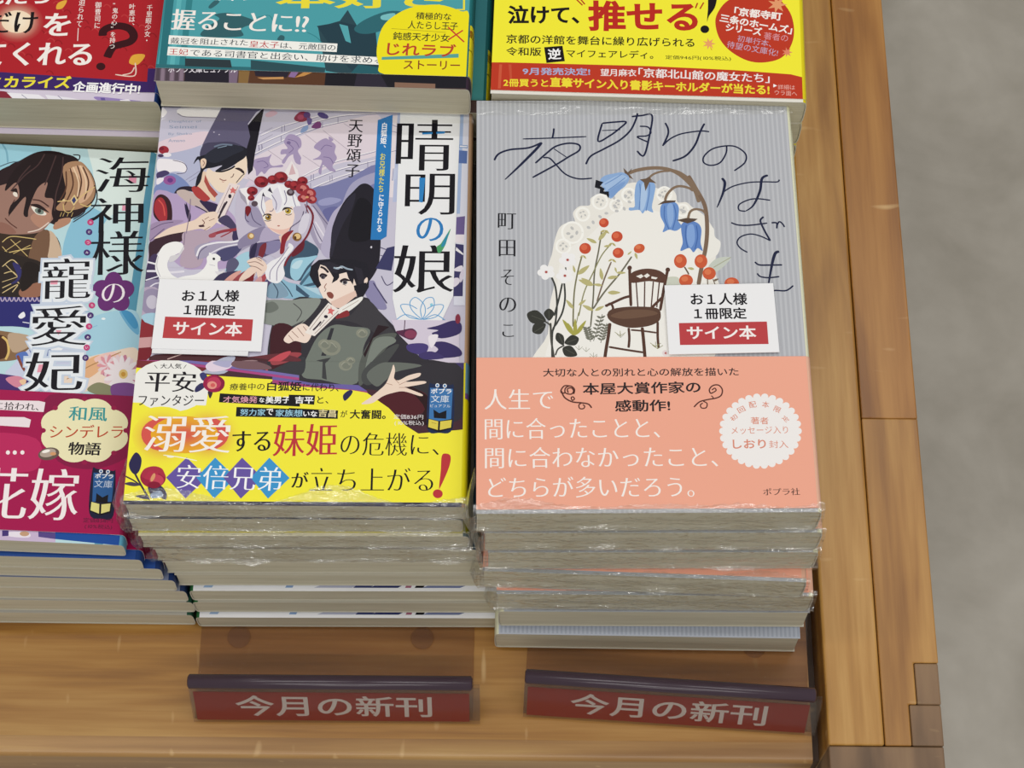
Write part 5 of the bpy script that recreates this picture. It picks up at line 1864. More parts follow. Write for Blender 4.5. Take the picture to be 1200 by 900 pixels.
P 27606a 528 -1335 324 -1307 271 -1386 503 -1391
K 2f7f88 5 -403 -946 -317 -925 -283 -977
K 2f7f88 5 -43 -1057 18 -1090 66 -1141
P 2f6f78 -1277 -1349 -426 -1352 320 -1397 1063 -1422 1065 -1473 -1260 -1500
P 2c3a40 -857 -1297 -548 -1299 -532 -1362 -851 -1360
P 2c5058 -410 -1295 104 -1341 97 -1392 -403 -1371
T ffffff -798 -809 -328 -814 118 0.02 -0.0 敵国の「
T f3e43c -280 -865 909 -824 197 0.03 0.01 本好き
T f3e43c 969 -838 1028 -836 92 0.0 0.0 」
T fbf4ee -982 -1065 -39 -1068 171 0.026 -0.004 握ることに!?
P fbfaf4 -985 -1112 170 -1142 169 -1211 -984 -1184
P fbfaf4 -982 -1205 672 -1248 670 -1309 -982 -1276
T 2c3a44 -971 -1181 -441 -1181 51 0.004 -0.004 戴冠を阻止された
T c1383e -430 -1191 -227 -1194 54 0.006 -0.002 皇太子
T 2c3a44 -218 -1194 158 -1201 51 0.004 -0.004 は、元敵国の
T c1383e -972 -1269 -841 -1271 51 0.006 -0.002 王妃
T 2c3a44 -827 -1275 649 -1300 56 0.004 -0.004 である司書官と出会い、助けを求めるが…
S f7e91e 440 -1181 466 -1005 547 -896 675 -820 851 -797 1000 -845 1061 -896 1082 -1437 879 -1409 502 -1379 461 -1302
T 2a2a20 692 -923 937 -925 60 0.012 0.008 積極的な
T 2a2a20 641 -1003 985 -1005 67 0.012 0.008 人たらし王子
K 8a7a20 4 531 -1006 905 -1025
T 2a2a20 544 -1099 931 -1104 67 0.012 0.008 鈍感天才少女
K d03a34 15 918 -981 1033 -1100
K d03a34 15 923 -1086 1021 -1004
P 5aa8a0 479 -1241 1000 -1197 1001 -1229 478 -1264
T c0422e 510 -1223 980 -1229 108 0.02 0.02 じれラブ
T 8a3a24 630 -1335 1013 -1329 73 0.012 0.012 ストーリー
@ tr_obi
P fbf238 -1655 3293 1553 3411 1337 -2012 -1392 -2106
P c23a22 -1057 -1234 -951 -1231 17 -1227 596 -1239 982 -1260 1077 -1285 1065 -1689 -1038 -1762
P d25a3c -999 -1248 -979 -1248 -982 -1443 -1001 -1444
P cc5236 -936 -1246 -916 -1246 -907 -1372 -922 -1372
K b8281e 14 -487 -689 -441 -741
K b8281e 14 -457 -688 -425 -732
T 171014 -952 -915 -458 -897 157 0.034 0.028 泣けて、
T bf2a1e -399 -953 357 -935 255 0.034 0.03 推せる
K b8281e 14 339 -738 354 -693
K b8281e 14 370 -743 396 -688
S 171014 434 -597 488 -595 477 -715 432 -800 418 -848 425 -741
E 171014 402 -911 30 1 0 -32
T 171014 -958 -1075 330 -1062 75 0.014 0.012 京都の洋館を舞台に繰り広げられる
T 171014 -955 -1175 -715 -1171 70 0.014 0.012 令和版
P 171014 -697 -1098 -572 -1082 -553 -1207 -678 -1226
T ffffff -666 -1200 -576 -1192 90 0.024 0.02 逆
T 171014 -544 -1175 49 -1168 67 0.012 0.01 マイフェアレディ。
T 4a4a10 131 -1172 578 -1168 39 0.008 0.004 定価946円(10%税込)
T a9b6dc -837 -1328 -379 -1317 60 0.024 0.02 9月発売決定!
T f6f0ee -309 -1319 -65 -1315 60 0.02 0.01 望月麻衣
T f6f0ee -53 -1319 837 -1336 76 0.024 0.01 「京都北山館の魔女たち」
T f6e23a -965 -1427 -661 -1421 62 0.03 0.026 2冊買うと
T f6e23a -651 -1420 835 -1431 82 0.036 0.032 直筆サイン入り書影キーホルダーが当たる!
P ffffff 862 -1342 861 -1370 887 -1355
T f0b8ac 892 -1384 1007 -1385 39 0.0 0.0 詳細は
T f0b8ac 869 -1430 1020 -1435 39 0.0 0.0 ウラ面へ
S c23a22 475 -858 496 -762 566 -664 705 -587 862 -594 977 -721 1014 -862 998 -1004 927 -1123 810 -1169 694 -1160 579 -1089 503 -986
T fbf4ee 603 -788 930 -824 73 0.034 0.03 「京都寺町
T fbf4ee 502 -845 995 -934 72 0.034 0.03 三条のホームズ」
T fbf4ee 541 -920 790 -953 68 0.034 0.03 シリーズ
T dfa0a8 803 -978 968 -996 59 0.0 0.0 著者の
T c9b0c8 621 -1003 852 -1044 53 0.0 0.0 初単行本、
T c9b0c8 548 -1057 894 -1118 58 0.0 0.0 待望の文庫化!
P f2a86a 476 -1028 447 -1038 458 -1068 433 -1050 418 -1079 417 -1047 387 -1053 410 -1030 387 -1009 417 -1014 419 -981 434 -1009 459 -989 447 -1020
P eba070 973 -686 930 -701 945 -745 910 -719 887 -762 886 -713 841 -723 875 -689 843 -658 887 -664 891 -615 911 -657 949 -628 931 -673
P e8896a 1001 -1080 977 -1088 986 -1113 965 -1098 953 -1122 952 -1095 927 -1100 946 -1082 928 -1064 953 -1068 955 -1040 966 -1064 987 -1047 977 -1073
K d9803c 6 439 -1059 448 -1082
@ tr_cover
P e9e6dc -2384 3266 2262 3437 1902 -2637 -1968 -2770
@ slip_m
T 1d1b20 -196 92 183 102 88 0.024 0.02 お１人様
T 1d1b20 -174 -8 165 -3 82 0.024 0.02 １冊限定
P c0484c -292 -22 286 -24 288 -182 -293 -179
T fbf4f2 -231 -156 223 -151 104 0.024 0.02 サイン本
@ slip_r
T 1d1b20 -191 100 175 93 88 0.024 0.02 お１人様
T 1d1b20 -176 -3 163 -8 84 0.024 0.02 １冊限定
P c0484c -276 -27 289 -29 287 -190 -278 -184
T fbf4f2 -230 -146 214 -154 98 0.024 0.02 サイン本
"""
ART = {}
key = None
for ln in ARTDATA.strip('\n').split('\n'):
    if ln.startswith('@ '): key = ln[2:]; ART[key] = []
    else: ART[key].append(ln)

# ------------------------------------------------------------------ a paperback
RX = .0020
def profile(W, T, out, rx, top_extra=0.0):
    """cross-section of a wrapped cover: fore-edge top, over the rounded spine, fore-edge bottom"""
    p = [(-W/2, T + out + top_extra)]
    rz = T / 2
    n = 14
    for i in range(n + 1):
        a = math.pi/2 - math.pi * i / n
        ca, sa = math.cos(a), math.sin(a)
        x = W/2 + (rx + out) * math.copysign(abs(ca) ** .55, ca); s_ = math.copysign(abs(sa) ** .55, sa)
        p.append((x, T/2 + (rz + out) * s_ + (top_extra * max(0, s_))))
    p.append((-W/2, -out if out > 0 else 0.0))
    return p

def shell(mesh, outer, inner, y0, y1, cols, incol):
    n = len(outer)
    for i in range(n - 1):
        a, b = outer[i], outer[i+1]
        mesh.quad((a[0], y0, a[1]), (b[0], y0, b[1]), (b[0], y1, b[1]), (a[0], y1, a[1]), cols(i))
        c, d = inner[i], inner[i+1]
        mesh.quad((c[0], y1, c[1]), (d[0], y1, d[1]), (d[0], y0, d[1]), (c[0], y0, c[1]), incol)
        mesh.quad((a[0], y0, a[1]), (c[0], y0, c[1]), (d[0], y0, d[1]), (b[0], y0, b[1]), incol)
        mesh.quad((b[0], y1, b[1]), (d[0], y1, d[1]), (c[0], y1, c[1]), (a[0], y1, a[1]), incol)
    for i in (0, n - 1):
        a, c = outer[i], inner[i]
        mesh.quad((a[0], y0, a[1]), (a[0], y1, a[1]), (c[0], y1, c[1]), (c[0], y0, c[1]), incol)

def paperback(label, group, W, L, T, loc, yaw=0.0, tilt=0.0, flip=False, front='dddddd', spine='dddddd', back='e8e6e0', paper='cdc8b8',
              art=None, obi=None, film=None, wedge=0.0, spine_marks=()):
    root = empty('paperback_book', loc, (0, tilt, yaw + (math.pi if flip else 0)))
    tag(root, label, 'book', group)
    wz = (lambda u, v, h: (u, v, h * (1 + wedge * (W/2 - u) / W)))
    TH = .00032
    obi_h = .00022 if obi else 0.0
    T0 = T - obi_h - (.0005 if art else 0.0)                       # the printed front board lies below the band
    out = profile(W, T0, 0.0, RX); inn = profile(W - .0, T0 - 2*TH, 0.0, RX - TH); inn = [(x, z + TH) for x, z in inn]
    c = Mesh(); fc, sp, bk = lin(front), lin(spine), lin(back)
    shell(c, out, inn, -L/2, L/2, lambda i: fc if i == 0 else (bk if i >= len(out) - 2 else sp), lin(paper))
    top = T0
    if art: top = paint(c, art, T0, (-W/2, -L/2, W/2 + .0005, L/2))
    c.v = [wz(*q) for q in c.v]
    c.build('cover', M_COVER, root)
    # the pages: one block with a rounded back
    pg = Mesh(); pp = profile(W - .0004, T0 - 2*TH, -.00002, RX - TH - .0001); pp = [(x + .0002, z + TH) for x, z in pp]
    n = len(pp); y0, y1 = -L/2 + .0004, L/2 - .0004
    vs = [(x, y, z) for y in (y0, y1) for x, z in pp]
    pg.add(vs, [tuple(range(n))] + [tuple(range(2*n - 1, n - 1, -1))] + [(i, n + i, n + (i+1) % n, (i+1) % n) for i in range(n)])
    pg.v = [wz(*q) for q in pg.v]
    pg.build('page_block', M_PAGE, root)
    if obi:
        b = Mesh(); y0, y1, oc = obi['y0'], obi['y1'], lin(obi['col'])
        ex = (top - T0) + .00012
        o_ = profile(W, T0, .00014, RX, ex); i_ = profile(W, T0, .00003, RX, ex)
        sc_ = lin(obi.get('spine', obi['col']))
        shell(b, o_, i_, y0, y1, lambda i: oc if i == 0 or i >= len(o_) - 2 else sc_, lin('efece6'))
        zt = o_[0][1]
        if obi.get('art'): paint(b, obi['art'], zt, (-W/2, y0, W/2 + .0004, y1))
        for (y0, y1, colr) in spine_marks:
            o2 = profile(W, T0, .00022, RX, ex)[2:-1]
            for i in range(len(o2) - 1):
                a, d_ = o2[i], o2[i+1]; b.quad((a[0], y0, a[1]), (d_[0], y0, d_[1]), (d_[0], y1, d_[1]), (a[0], y1, a[1]), lin(colr))
        b.v = [wz(*q) for q in b.v]
        b.build('obi_band', M_OBI, root); top = zt
    if film:
        shrink(root, W, L, T, top, film, wz)
    return root

def shrink(root, W, L, T, top, seed, wz):
    """crinkled clear film: folded over the front edge, down the tail face, with gathered ends"""
    rnd = random.Random(seed); f = Mesh(); nx = 130
    lap = rnd.uniform(.005, .008) if seed < 100 else .003
    prof = [(lap * q, 0, 1) for q in (1, .8, .6, .4, .2, .06)] + [(-.0005, .12, .6)] + [(-.0006, q, 0) for q in (.22, .34, .44, .52, .58, .63, .67, .72, .80, .90)] + [(-.0005, .985, 0)]
    x0, x1 = -W/2 - .0010, W/2 + RX + .0008
    dx = (x1 - x0) / nx
    for i in range(nx + 1):
        x = x0 + dx * i
        lapk = max(.12, .5 + 1.0 * noise.noise(Vector((x * 38, seed, 9.0))))
        seam = .62 + .10 * noise.noise(Vector((x * 22, seed, 1.0))); fat = max(0.0, .35 + 1.1 * noise.noise(Vector((x * 75, seed * 1.7, 4.0))))
        for (dy, dz, lay) in prof:
            jx = rnd.uniform(-.4, .4) * dx if 0 < i < nx else 0
            if lay:
                y = -L/2 + dy * lapk + rnd.uniform(-.0004, .0004) * lay; z = (top + .00014) * (1 - dz) + .0003 * dz + .00055 * max(0, noise.noise(Vector((x * 130, dy * 420, seed)))) * lay * min(1, (lap - dy) / .002)
            else:
                rid = math.exp(-((dz - seam) / .042) ** 2) * fat
                y = -L/2 + dy - .0024 * rid - rnd.uniform(0, .00020) - .0004 * max(0, noise.noise(Vector((x * 200, dz * 9, seed))))
                z = (top + .0001) * (1 - dz) + .0003 * dz - .0007 * rid + rnd.uniform(-.00018, .00018)
            f.v.append((x + jx, y, min(max(z, .0003), top + .0006)))
    m_ = len(prof)
    for i in range(nx):
        for j in range(m_ - 1):
            a = i * m_ + j; f.f.append([a, a + 1, a + m_ + 1, a + m_]); f.c.append((1, 1, 1, 1)); f.m.append(0)
    f.v = [wz(*q) for q in f.v]; f.build('shrink_wrap', M_FILM, root); f = Mesh()
    # gathered ears of film at the fore-edge corner
    ear = [(-W/2 - .0004, -L/2 - .0004), (-W/2 - .0030, -L/2 - .0010), (-W/2 - .0044, -L/2 + .002), (-W/2 - .0026, -L/2 + .010), (-W/2 - .0004, -L/2 + .016)]
    for k in range(len(ear) - 1):
        (xa, ya), (xb, yb) = ear[k], ear[k + 1]
        zs = [.0004, .25 * T, .45 * T, .6 * T, .9 * T]
        for a in range(len(zs) - 1):
            j1 = .0007 * noise.noise(Vector((k * 3.1, a * 1.7, seed))); j2 = .0007 * noise.noise(Vector((k * 3.1, a * 1.7 + 1.7, seed)))
            j3 = .0007 * noise.noise(Vector((k * 3.1 + 3.1, a * 1.7, seed))); j4 = .0007 * noise.noise(Vector((k * 3.1 + 3.1, a * 1.7 + 1.7, seed)))
            sq = lambda z: .35 + .65 * math.sin(math.pi * min(1, max(0, z / T)))
            g = lambda x_, z, j: -W/2 - .0004 + (x_ + W/2 + .0004) * sq(z) + min(j, 0)
            f.quad((g(xa, zs[a], j1), ya, zs[a]), (g(xb, zs[a], j3), yb, zs[a]), (g(xb, zs[a+1], j4), yb, zs[a+1]), (g(xa, zs[a+1], j2), ya, zs[a+1]))
    f.v = [wz(*q) for q in f.v]; f.build('film_corner_gather', M_FILM, root, smooth=True); f = Mesh()
    # a strip folded over the head edge
    if seed < 100:
        b = len(f.v); n2 = 90
        for i in range(n2 + 1):
            x = x0 + .0012 + (x1 - x0 - .0018) * i / n2
            for j, (dy, dz) in enumerate(((-.006, 1), (-.003, 1), (-.0008, 1), (.0005, .8), (.0007, .4), (.0006, .05))):
                nz = noise.noise(Vector((x * 170 + seed, dy * 700, 3.3)))
                f.v.append((x, L/2 + dy + (.0004 * nz if dz < 1 else 0), min((top + .00012) * dz + .0003 * (1 - dz) + (.0004 * abs(nz) if dz == 1 else 0), top + .0005)))
        for i in range(n2):
            for j in range(5):
                a = b + i * 6 + j; f.f.append([a, a + 6, a + 7, a + 1]); f.c.append((1, 1, 1, 1)); f.m.append(0)
        f.v = [wz(*q) for q in f.v]; f.build('film_head_fold', M_FILM_TOP, root, smooth=True)

# ------------------------------------------------------------------ setting: floor
FZ = -.70
g = Mesh(); g.box(-3, -2.5, FZ - .05, 3, 3.5, FZ)
fl = g.build('floor', M_FLOOR); fl['kind'] = 'structure'
g = Mesh(); g.box(-3, 3.4, FZ, 3, 3.5, 2.0)
wl = g.build('wall_back', plain_mat('plaster', 'cfcac0', .9, .2)); wl['kind'] = 'structure'

# ------------------------------------------------------------------ display table
table = tag(empty('display_table', (-.3, .5, FZ)), 'honey pine display table with a raised edge rail, carrying the book stacks', 'table')
def part(name, mesh, mat, parent=table, **kw):
    o = mesh.build(name, mat, parent, **kw); o.matrix_parent_inverse = Matrix.Translation(parent.location).inverted() if parent is table else Matrix(); return o
XI, XM, XO, RZ = .1096, .1289, .1496, .012
YF = .1742
b = Mesh(); b.box(-.85, .18112, -.022, .1058, .98, 0); part('table_top', b, M_TOP)
b = Mesh(); sec = [(.1811, -.022), (.1811, 0)] + [(YF + .0022 - .0022 * math.sin(a), -.0022 + .0022 * math.cos(a)) for a in (math.pi/2 * i / 6 for i in range(7))] + [(YF, -.022)]
n_ = len(sec); b.add([(x, y, z) for x in (-.85, .1058) for y, z in sec], [tuple(range(n_)), tuple(range(2*n_ - 1, n_ - 1, -1))] + [(i, n_ + i, n_ + (i+1) % n_, (i+1) % n_) for i in range(n_)])
part('front_edging', b, M_EDGING)
b = Mesh(); b.box(-.85, YF + .003, -.10, .1058, .192, -.022); part('front_apron', b, wood_mat('pine_apron_shaded', 0, '6b4320', '7d5128', '8a5c30', seed=5.0))  # apron pine set darker than the edging: the front face's shade is in its colour
b = Mesh(); b.box(XI, .1772, -.10, XM - .0001, .98, RZ); part('inner_rail_strip', b, M_RAIL_A, bevel=.0010)
YJ = 0.3000
def prism(mesh, pts2, z0, z1):
    n = len(pts2); mesh.add([(x, y, z0) for x, y in pts2] + [(x, y, z1) for x, y in pts2], [tuple(range(n))[::-1], tuple(range(n, 2*n))] + [(i, (i+1) % n, n + (i+1) % n, n + i) for i in range(n)])
b = Mesh(); prism(b, [(XM + .0001, .1772), (.1381, .1772), (.1381, .1918), (.1409, .1918), (.1409, .2067), (XO, .2067), (XO, YJ), (XM + .0001, YJ)], -.10, RZ); part('outer_rail_strip', b, M_RAIL_B, bevel=.0005)
b = Mesh(); b.box(XM + .0001, YJ + .00005, -.10, XO, .98, RZ); part('outer_rail_strip', b, wood_mat('pine_rail_far', 1, '885414', 'a66f2a', 'b9833d', seed=15.0, stretch=20), bevel=.0005)
b = Mesh(); b.box(.1411, .1918, -.10, .1494, .2066, RZ - .0001); b.box(.1383, .1772, -.10, .1492, .1917, RZ - .0001); b.box(XI, .1500, -.10, .1490, .1770, RZ - .0001); part('corner_end_block', b, M_END, bevel=.0006)
b = Mesh(); b.box(.1059, .1772, -.022, XI - .0001, .98, -.010); part('shadow_gap_strip', b, wood_mat('gap_shade_wood', 1, '4a2f16', '5c3c1e', '6b4726', seed=1.0))  # strip in the recess by the rail, coloured dark to stand for the gap's shade
for (x, y) in ((-.80, .25), (-.80, .90), (.07, .25), (.07, .90)):
    b = Mesh(); b.box(x - .03, y - .03, FZ, x + .03, y + .03, -.0225); part('leg', b, M_EDGING, bevel=.002)

# ------------------------------------------------------------------ stacks of paperbacks
def lines(k): return ART.get(k, [])
Z0 = .0012                                                          # the clear sign plates lie under two of the stacks
# --- middle stack, nine books
ZT = .0985; PT = (ZT - Z0) / 9
G1 = 'paperbacks in the blue-spined stack'
MW, ML = .1058, .1476
paperback('paperback with three robed figures and a yellow band, topmost of middle front stack', G1, MW, ML, PT - .0001, (-.0690, .3031, Z0 + 8*PT), .0015,
          front='ccc8da', spine='bd9a7c', art=lines('m_cover'),
          obi=dict(y0=-.0727, y1=-.0237, col='fbf140', spine='e6d918', art=lines('m_obi')), film=3, spine_marks=((-.0345, -.0237, '5f8fae'), (-.0365, -.0345, '6a4a8a')))
dk = '35405a'
mrow = [(-.0693, .2287, .0060, 0), (-.0675, .2272, .0080, 0), (-.0644, .2266, .0080, 0), (-.0628, .2260, .0080, 0), (-.0605, .2254, .0081, 0), (-.0572, .2237, .0081, 1), (-.0574, .2231, .0071, 1), (-.0578, .2213, .0070, 1)]
words = ('second', 'third', 'fourth', 'fifth', 'sixth', 'seventh', 'eighth', 'lowest')
look = ('film-wrapped paperback with a dark thin cover line', 'film-wrapped paperback showing a thin yellow band edge', 'film-wrapped paperback with crinkled clear film', 'bare paperback with plain cream pages',
        'paperback with a short white cover strip', 'paperback with a white cover strip above its pages', 'thin paperback with plain pages', 'bottom paperback with a white cover strip')
for k, (x, yf, yaw, fl_) in enumerate(mrow):
    white = k in (5, 7)
    art = None
    if white:
        art = ['P f0f1f4 -1100 -1500 1100 -1500 1100 1500 -1100 1500']
        for q, (u, wd, c_) in enumerate(((-980, 60, '9db8d8'), (-420, 50, '8aa8d0'), (-180, 260, 'b9bcd0'), (60, 120, '3d4674'), (190, 190, '343c6c'), (400, 40, 'a86a80'), (470, 60, '14141c'), (560, 260, '7a84a8'))):
            u, wd = -u, -wd                                         # the book is turned end for end
            art.append('P %s %d 1425 %d 1425 %d 1446 %d 1446' % (c_, u, u + wd, u + int(wd * .8), u - int(wd * .2)))
    paperback('%s, %s down in middle front stack' % (look[k], words[k]) if k < 7 else 'bottom paperback of middle front stack, white cover strip above its pages', G1,
              .105, .147, PT - .0002, (x - RX/2 * (-1 if fl_ else 1), yf + .147/2, Z0 + (7 - k) * PT), yaw, flip=bool(fl_),
              front=(dk, 'f0ead0', '9a958a', 'c8c2b0', 'c8c2b0', 'f0f1f4', 'bdb8a8', 'f0f1f4')[k], spine=('3a5a62', '3a5a62', '2d4a5a', '2d3c5a', '2d3c5a', '2f6a3c', '2f6a3c', '2f6a3c')[k],
              back='e9e7e2', art=art, obi=dict(y0=-.0725, y1=-.0237, col='ece030', spine='8a861c') if k == 1 else None, film=(104 + k) if k in (0, 1, 2) else None)

# --- right stack, seven wrapped books
ZT = .1115; PT = (ZT - Z0) / 7
G2 = 'silver-grey paperbacks in the right front stack'
paperback('grey striped paperback with drawn chair and salmon band, topmost of right front stack', G2, .1045, .150, PT - .0001, (.0405, .2979, Z0 + 6*PT), .0155,
          front='aeb3bb', spine='e2e2c4', art=lines('r_cover'),
          obi=dict(y0=-.0738, y1=-.0219, col='f4ad94', spine='e6b49a', art=lines('r_obi')), film=21)
rrow = [(.0442, .2223, .0120, 0), (.0452, .2216, .0110, 0), (.0462, .2190, -.0270, 0), (.0486, .2181, .0020, 0), (.0488, .2174, .0060, 1), (.0484, .2140, -.0060, 1)]
words = ('second', 'third', 'fourth', 'fifth', 'sixth', 'lowest')
look = ('film-wrapped paperback with crinkled film at its corner', 'film-wrapped paperback with a thin pale cover line', 'askew film-wrapped paperback showing its salmon band edge', 'film-wrapped paperback set back under the askew one',
        'film-wrapped paperback turned end for end, pale spine showing', 'wrapped paperback with wide grey striped cover strip')
for k, (x, yf, yaw, fl_) in enumerate(rrow):
    art = None
    if k == 5: art = ['P b4bac6 -1100 -1500 1100 -1500 1100 1500 -1100 1500'] + ['P a3aab8 %d -1490 %d -1490 %d 1490 %d 1490' % (u, u + 14, u + 14, u) for u in range(-1040, 1040, 30)]
    paperback('%s, %s in right front stack' % (look[k], words[k] + ' down' if k < 5 else 'lowest'), G2, .1045, .150, PT - .0002, (x - RX/2 * (-1 if fl_ else 1), yf + .075, Z0 + (5 - k) * PT), yaw, flip=bool(fl_),
              front='aeb3bb', spine='c9ccc8' if k == 2 else 'e2e2c4', back='d9dbd8', art=art,
              obi=dict(y0=-.0738, y1=-.0219, col='f4ad94', spine='e6b49a') if k < 4 else None, film=121 + k)

# --- left stack, seven books that sag towards their backs
G3 = 'sea-blue paperbacks in the left front stack'
TL_ = .01094; WG = .105
right = [-.1270, -.1217, -.1164, -.1139, -.1114, -.1108, -.1117]
yfr = [.2240, .2223, .2235, .2231, .2232, .2228, .2220]
words = ('topmost', 'second', 'third', 'fourth', 'fifth', 'sixth', 'lowest')
look = ('paperback with a dark-haired man and a crimson band', 'paperback showing crimson band and blue cover edge', 'paperback with a curved navy back', 'plain-paged paperback with a blue-grey cover line',
        'plain-paged paperback with a faint pale line', 'plain-paged paperback with a pale cover line', 'paperback lying directly on the bare wood')
for k in range(7):
    i = 6 - k; sl = i * TL_ * WG / .105
    x = right[k] - RX - .0525; y = yfr[k] + .074
    if k == 0: x, y = -.1793, .2980
    paperback('%s, %s of left front stack' % (look[k], words[k] if k in (0, 6) else words[k] + ' down'), G3, .105, .148, TL_ - .0002, (x, y, i * TL_ * (1 + WG * .5) + (.0006 if k == 0 else .0003 if k < 3 else .0001)), -.009 if k == 0 else (.004, -.003, .002, .0, .003, -.002)[k-1], math.atan(sl),
              front='bfe0e6' if k == 0 else ('2c4f96', '2c4f96', '7a84a0', '8a90a0', 'b9b6ac', 'b9b6ac')[k-1], spine=('5a9cb8', '1f3f7c', '1d3468', '1d3468', '2b3c62', '2f5a48', '2f5a48')[k], back='eceae6' if k in (0, 1, 2) else '9aa2b4',
              art=lines('l_cover') if k == 0 else None,
              obi=dict(y0=-.0706, y1=-.0212, col='a81650', spine='8a1a44', art=lines('l_obi') if k == 0 else None) if k < 3 else None, wedge=WG)

# --- back row
def back_stack(group, T, n, x, y, yaw, labels, front, spine, cover_art, obi, slides, shades=None):
    for k in range(n):
        i = n - 1 - k; dx, dy, dyaw = slides[k] if k < len(slides) else (random.Random(k).uniform(-.002, .002), .001, 0)
        paperback(labels[k], group, .105, .148, T - .0002, (x + dx, y + dy, i * T + .0004), yaw + dyaw, front=front, spine=spine, art=cover_art if k == 0 else None,
                  obi=dict(obi, art=obi['art'] if k == 0 else None), spine_marks=shades or ())
nth = ('second', 'third', 'fourth', 'fifth', 'sixth', 'seventh', 'eighth')
def labs(first, rest, n): return [first] + ['%s, %s down' % (rest, nth[k]) for k in range(n - 1)]
back_stack('red-banded paperbacks in the far left stack', .020, 5, -.1763, .4528, -.0176, labs('thick paperback with a red and purple band, topmost behind the left front stack', 'thick paperback in the red-banded stack behind the left front stack', 5),
           'd9cfe0', '24407c', lines('tl_cover'), dict(y0=-.0705, y1=-.010, col='b3202a', spine='2c3f86', art=lines('tl_obi')), [(0, 0, 0), (.0005, -.0022, .0), (.001, -.001, 0)])
back_stack('teal-banded paperbacks in the far middle stack', .01647, 7, -.0679, .4491, -.02205, labs('paperback with a teal band and yellow half-disc, topmost behind the middle front stack', 'paperback in the teal-banded stack, yellow and teal at its spine', 7),
           '5a4440', '3a2a3a', lines('tm_cover'), dict(y0=-.0690, y1=-.012, col='4da3ac', spine='1f6c70', art=lines('tm_obi')), [(0, 0, 0), (.0060, .001, 0), (.0045, 0, 0), (.003, 0, 0)], ((-.0689, -.0480, 'e2d61e'), (-.0585, -.0578, '6a6414'), (-.0530, -.0500, 'b8402a')))
back_stack('yellow-banded paperbacks in the far right stack', .01431, 8, .0460, .4458, -.0235, labs('paperback with a yellow and red band, topmost behind the right front stack', 'paperback in the yellow-banded stack beside the wooden rail', 8),
           'e9e6dc', 'd9c81c', lines('tr_cover'), dict(y0=-.0728, y1=-.010, col='fbf238', spine='e0cf1c', art=lines('tr_obi')), [(0, 0, 0), (.0004, .001, 0), (.0004, .001, 0)])

# ------------------------------------------------------------------ signed-copy slips lying on the two top books
def slip(label, art, loc, yaw, W, L, fold):
    root = tag(empty('paper_slip', loc, (0, 0, yaw)), label, 'slip', 'signed-copy slips')
    s = Mesh(); n = 12; th = .00025; lift = lambda u, v: .0006 * (u / W) ** 2 * 2 + .0008 * max(0, v / L)
    pr = [(-W/2 + W * i / n) for i in range(n + 1)]
    wh_ = lin('f4f4f6')
    s.box(-W/2, -L/2, 0, W/2, L/2, th, wh_)
    paint(s, art, th, (-W/2, -L/2, W/2, L/2))
    o = s.build('paper', M_SLIP, root)
    if fold:
        t = Mesh(); t.box(-W/2 + .0003, -L/2 - .0016, -.00022, W/2 - .0042, L/2 - .003, -.00002, lin('ececee')); t.build('under_flap', M_SLIP, root)
    return root
slip('white slip with a red panel on the robed-figures cover, above the yellow band', lines('slip_m'), (-.0993, .2957, .0985 + .0002), -.022, .0358, .0256, True)
slip('white slip with a red panel beside the drawn chair on the grey striped cover', lines('slip_r'), (.0670, .28955, .1115 + .0002), .034, .0352, .0248, False)

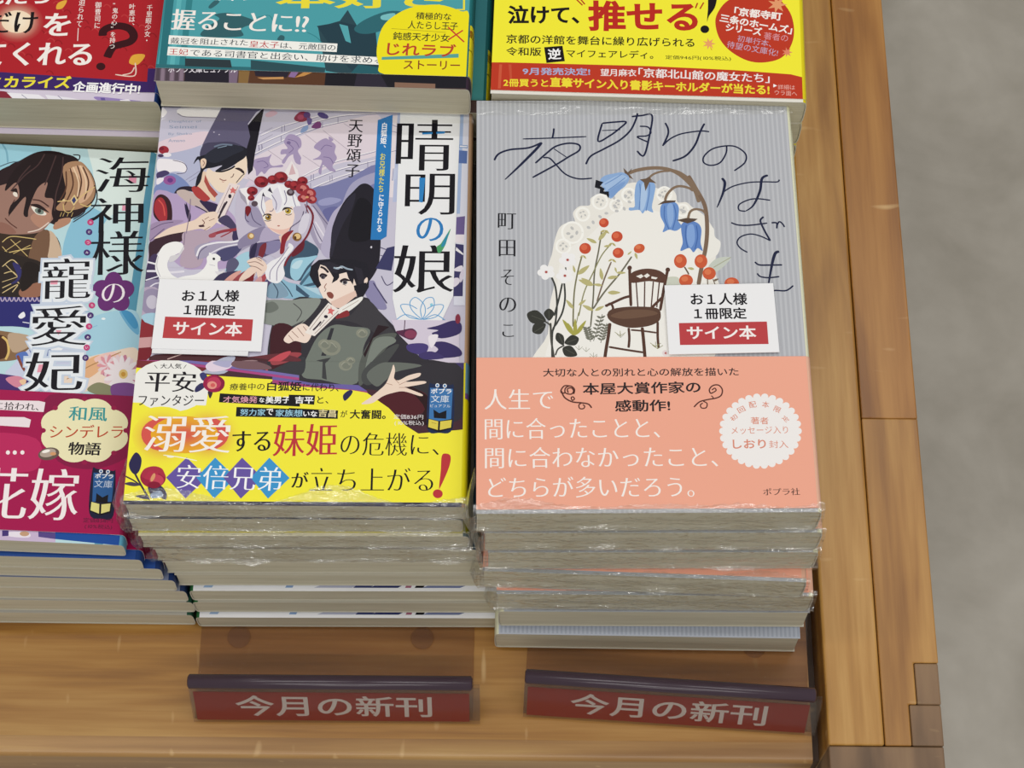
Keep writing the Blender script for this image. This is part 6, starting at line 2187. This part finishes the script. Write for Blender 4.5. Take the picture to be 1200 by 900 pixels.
# ------------------------------------------------------------------ shelf sign holders and their cards
def sign(label, card_label, x0, x1, yb, yaw, plate_x0, plate_x1, deep):
    Wd = x1 - x0; cx = (x0 + x1) / 2
    root = tag(empty('sign_holder', (cx, yb, .0001), (0, 0, yaw)), label, 'sign holder', 'clear sign holders')
    tilt = math.atan(.0070 / .0185)
    p_ = Mesh(); p_.box(-Wd/2, .002, 0, Wd/2, deep, .0009); p_.build('base_plate', M_PLATE, root, bevel=.0002)
    def panel(off, th, h, name, mat):
        q = Mesh(); d = Vector((0, math.sin(tilt), math.cos(tilt))); nn = Vector((0, -math.cos(tilt), math.sin(tilt)))
        pts_ = []
        for e in (off, off + th):
            for zz in (0.0, h):
                for x in (-Wd/2, Wd/2 + .0025): pts_.append(Vector((x, .0012, .0012)) + nn * e + d * zz)
        q.add(pts_, ((0, 2, 3, 1), (4, 5, 7, 6), (0, 1, 5, 4), (2, 6, 7, 3), (0, 4, 6, 2), (1, 3, 7, 5)))
        return q.build(name, mat, root)
    H = .0200
    panel(.0005, .0005, H, 'front_sleeve', M_SLEEVE); panel(-.0010, .0005, H, 'back_sleeve', M_SLEEVE)
    # rolled fold along the top
    q = Mesh(); n = 14; R0 = .0021; c0 = Vector((0, .0012 + math.sin(tilt) * (H + .0018), .0012 + math.cos(tilt) * (H + .0018)))
    ring = []
    for xx, rr in ((-Wd/2, .7), (-Wd/2 + .0006, 1), (Wd/2 - .0006, 1), (Wd/2, .7)):
        for i in range(n):
            a = 2*math.pi*i/n; q.v.append((xx, c0.y + R0*rr*math.cos(a)*1.25, c0.z + R0*rr*math.sin(a)))
    for s_ in range(3):
        for i in range(n): q.f.append([s_*n+i, s_*n+(i+1) % n, (s_+1)*n+(i+1) % n, (s_+1)*n+i]); q.c.append((1,1,1,1)); q.m.append(0)
    q.f.append(list(range(n))[::-1]); q.f.append(list(range(3*n, 4*n))); q.c += [(1,1,1,1)]*2; q.m += [0, 0]
    q.build('top_fold', M_FOLD, root, smooth=True)
    for fx in (-.36, .31):
        ft = Mesh(); R1 = .0042; nn_ = 20
        for zz, rr in ((.0010, 1), (.0013, .9)):
            for i in range(nn_): a = 2*math.pi*i/nn_; ft.v.append((fx*Wd + R1*rr*math.cos(a), .0315 + R1*rr*math.sin(a), zz))
        for i in range(nn_): ft.f.append([i, (i+1) % nn_, nn_+(i+1) % nn_, nn_+i]); ft.c.append((1,1,1,1)); ft.m.append(0)
        ft.f.append(list(range(nn_, 2*nn_))); ft.c.append((1,1,1,1)); ft.m.append(0)
        ft.build('plate_dimple', clear_mat('dimple', 'f0e8e2', base=.03, rough=.3, haze=.10, haze_col='5a4032'), root)
    # the printed card is its own thing, standing in the sleeve
    card = tag(empty('sign_card', (cx, yb, .0001), (0, 0, yaw)), card_label, 'sign', 'red shelf sign cards')
    k = Mesh(); hw, hh = Wd/2 - .0012, .0158
    d = Vector((0, math.sin(tilt), math.cos(tilt))); nn = Vector((0, -math.cos(tilt), math.sin(tilt))); base = Vector((0, .0012, .0016))
    local = Mesh(); local.box(-hw, 0, -.00012, hw, hh, .00012, lin('a02618'))
    paint(local, ['T e9e4e0 -670 48 690 48 236 .016 .012 今月の新刊'], .00013, (-hw, 0, hw, hh))
    for vs in local.v: k.v.append(tuple(base + Vector((vs[0], 0, 0)) + d * vs[1] + nn * vs[2]))
    k.f, k.c, k.m = local.f, local.c, local.m
    k.build('card', M_CARD, card)
sign('clear sign holder whose plate slides under the robed-figures stack', 'red card with white lettering in front of the robed-figures stack', -.1098, -.0125, .1858, .002, 0, 0, .075)
sign('clear sign holder whose plate slides under the silver-grey stack, set askew', 'red card with white lettering set askew before the silver-grey stack', .0048, .1042, .1858, -.058, 0, 0, .075)
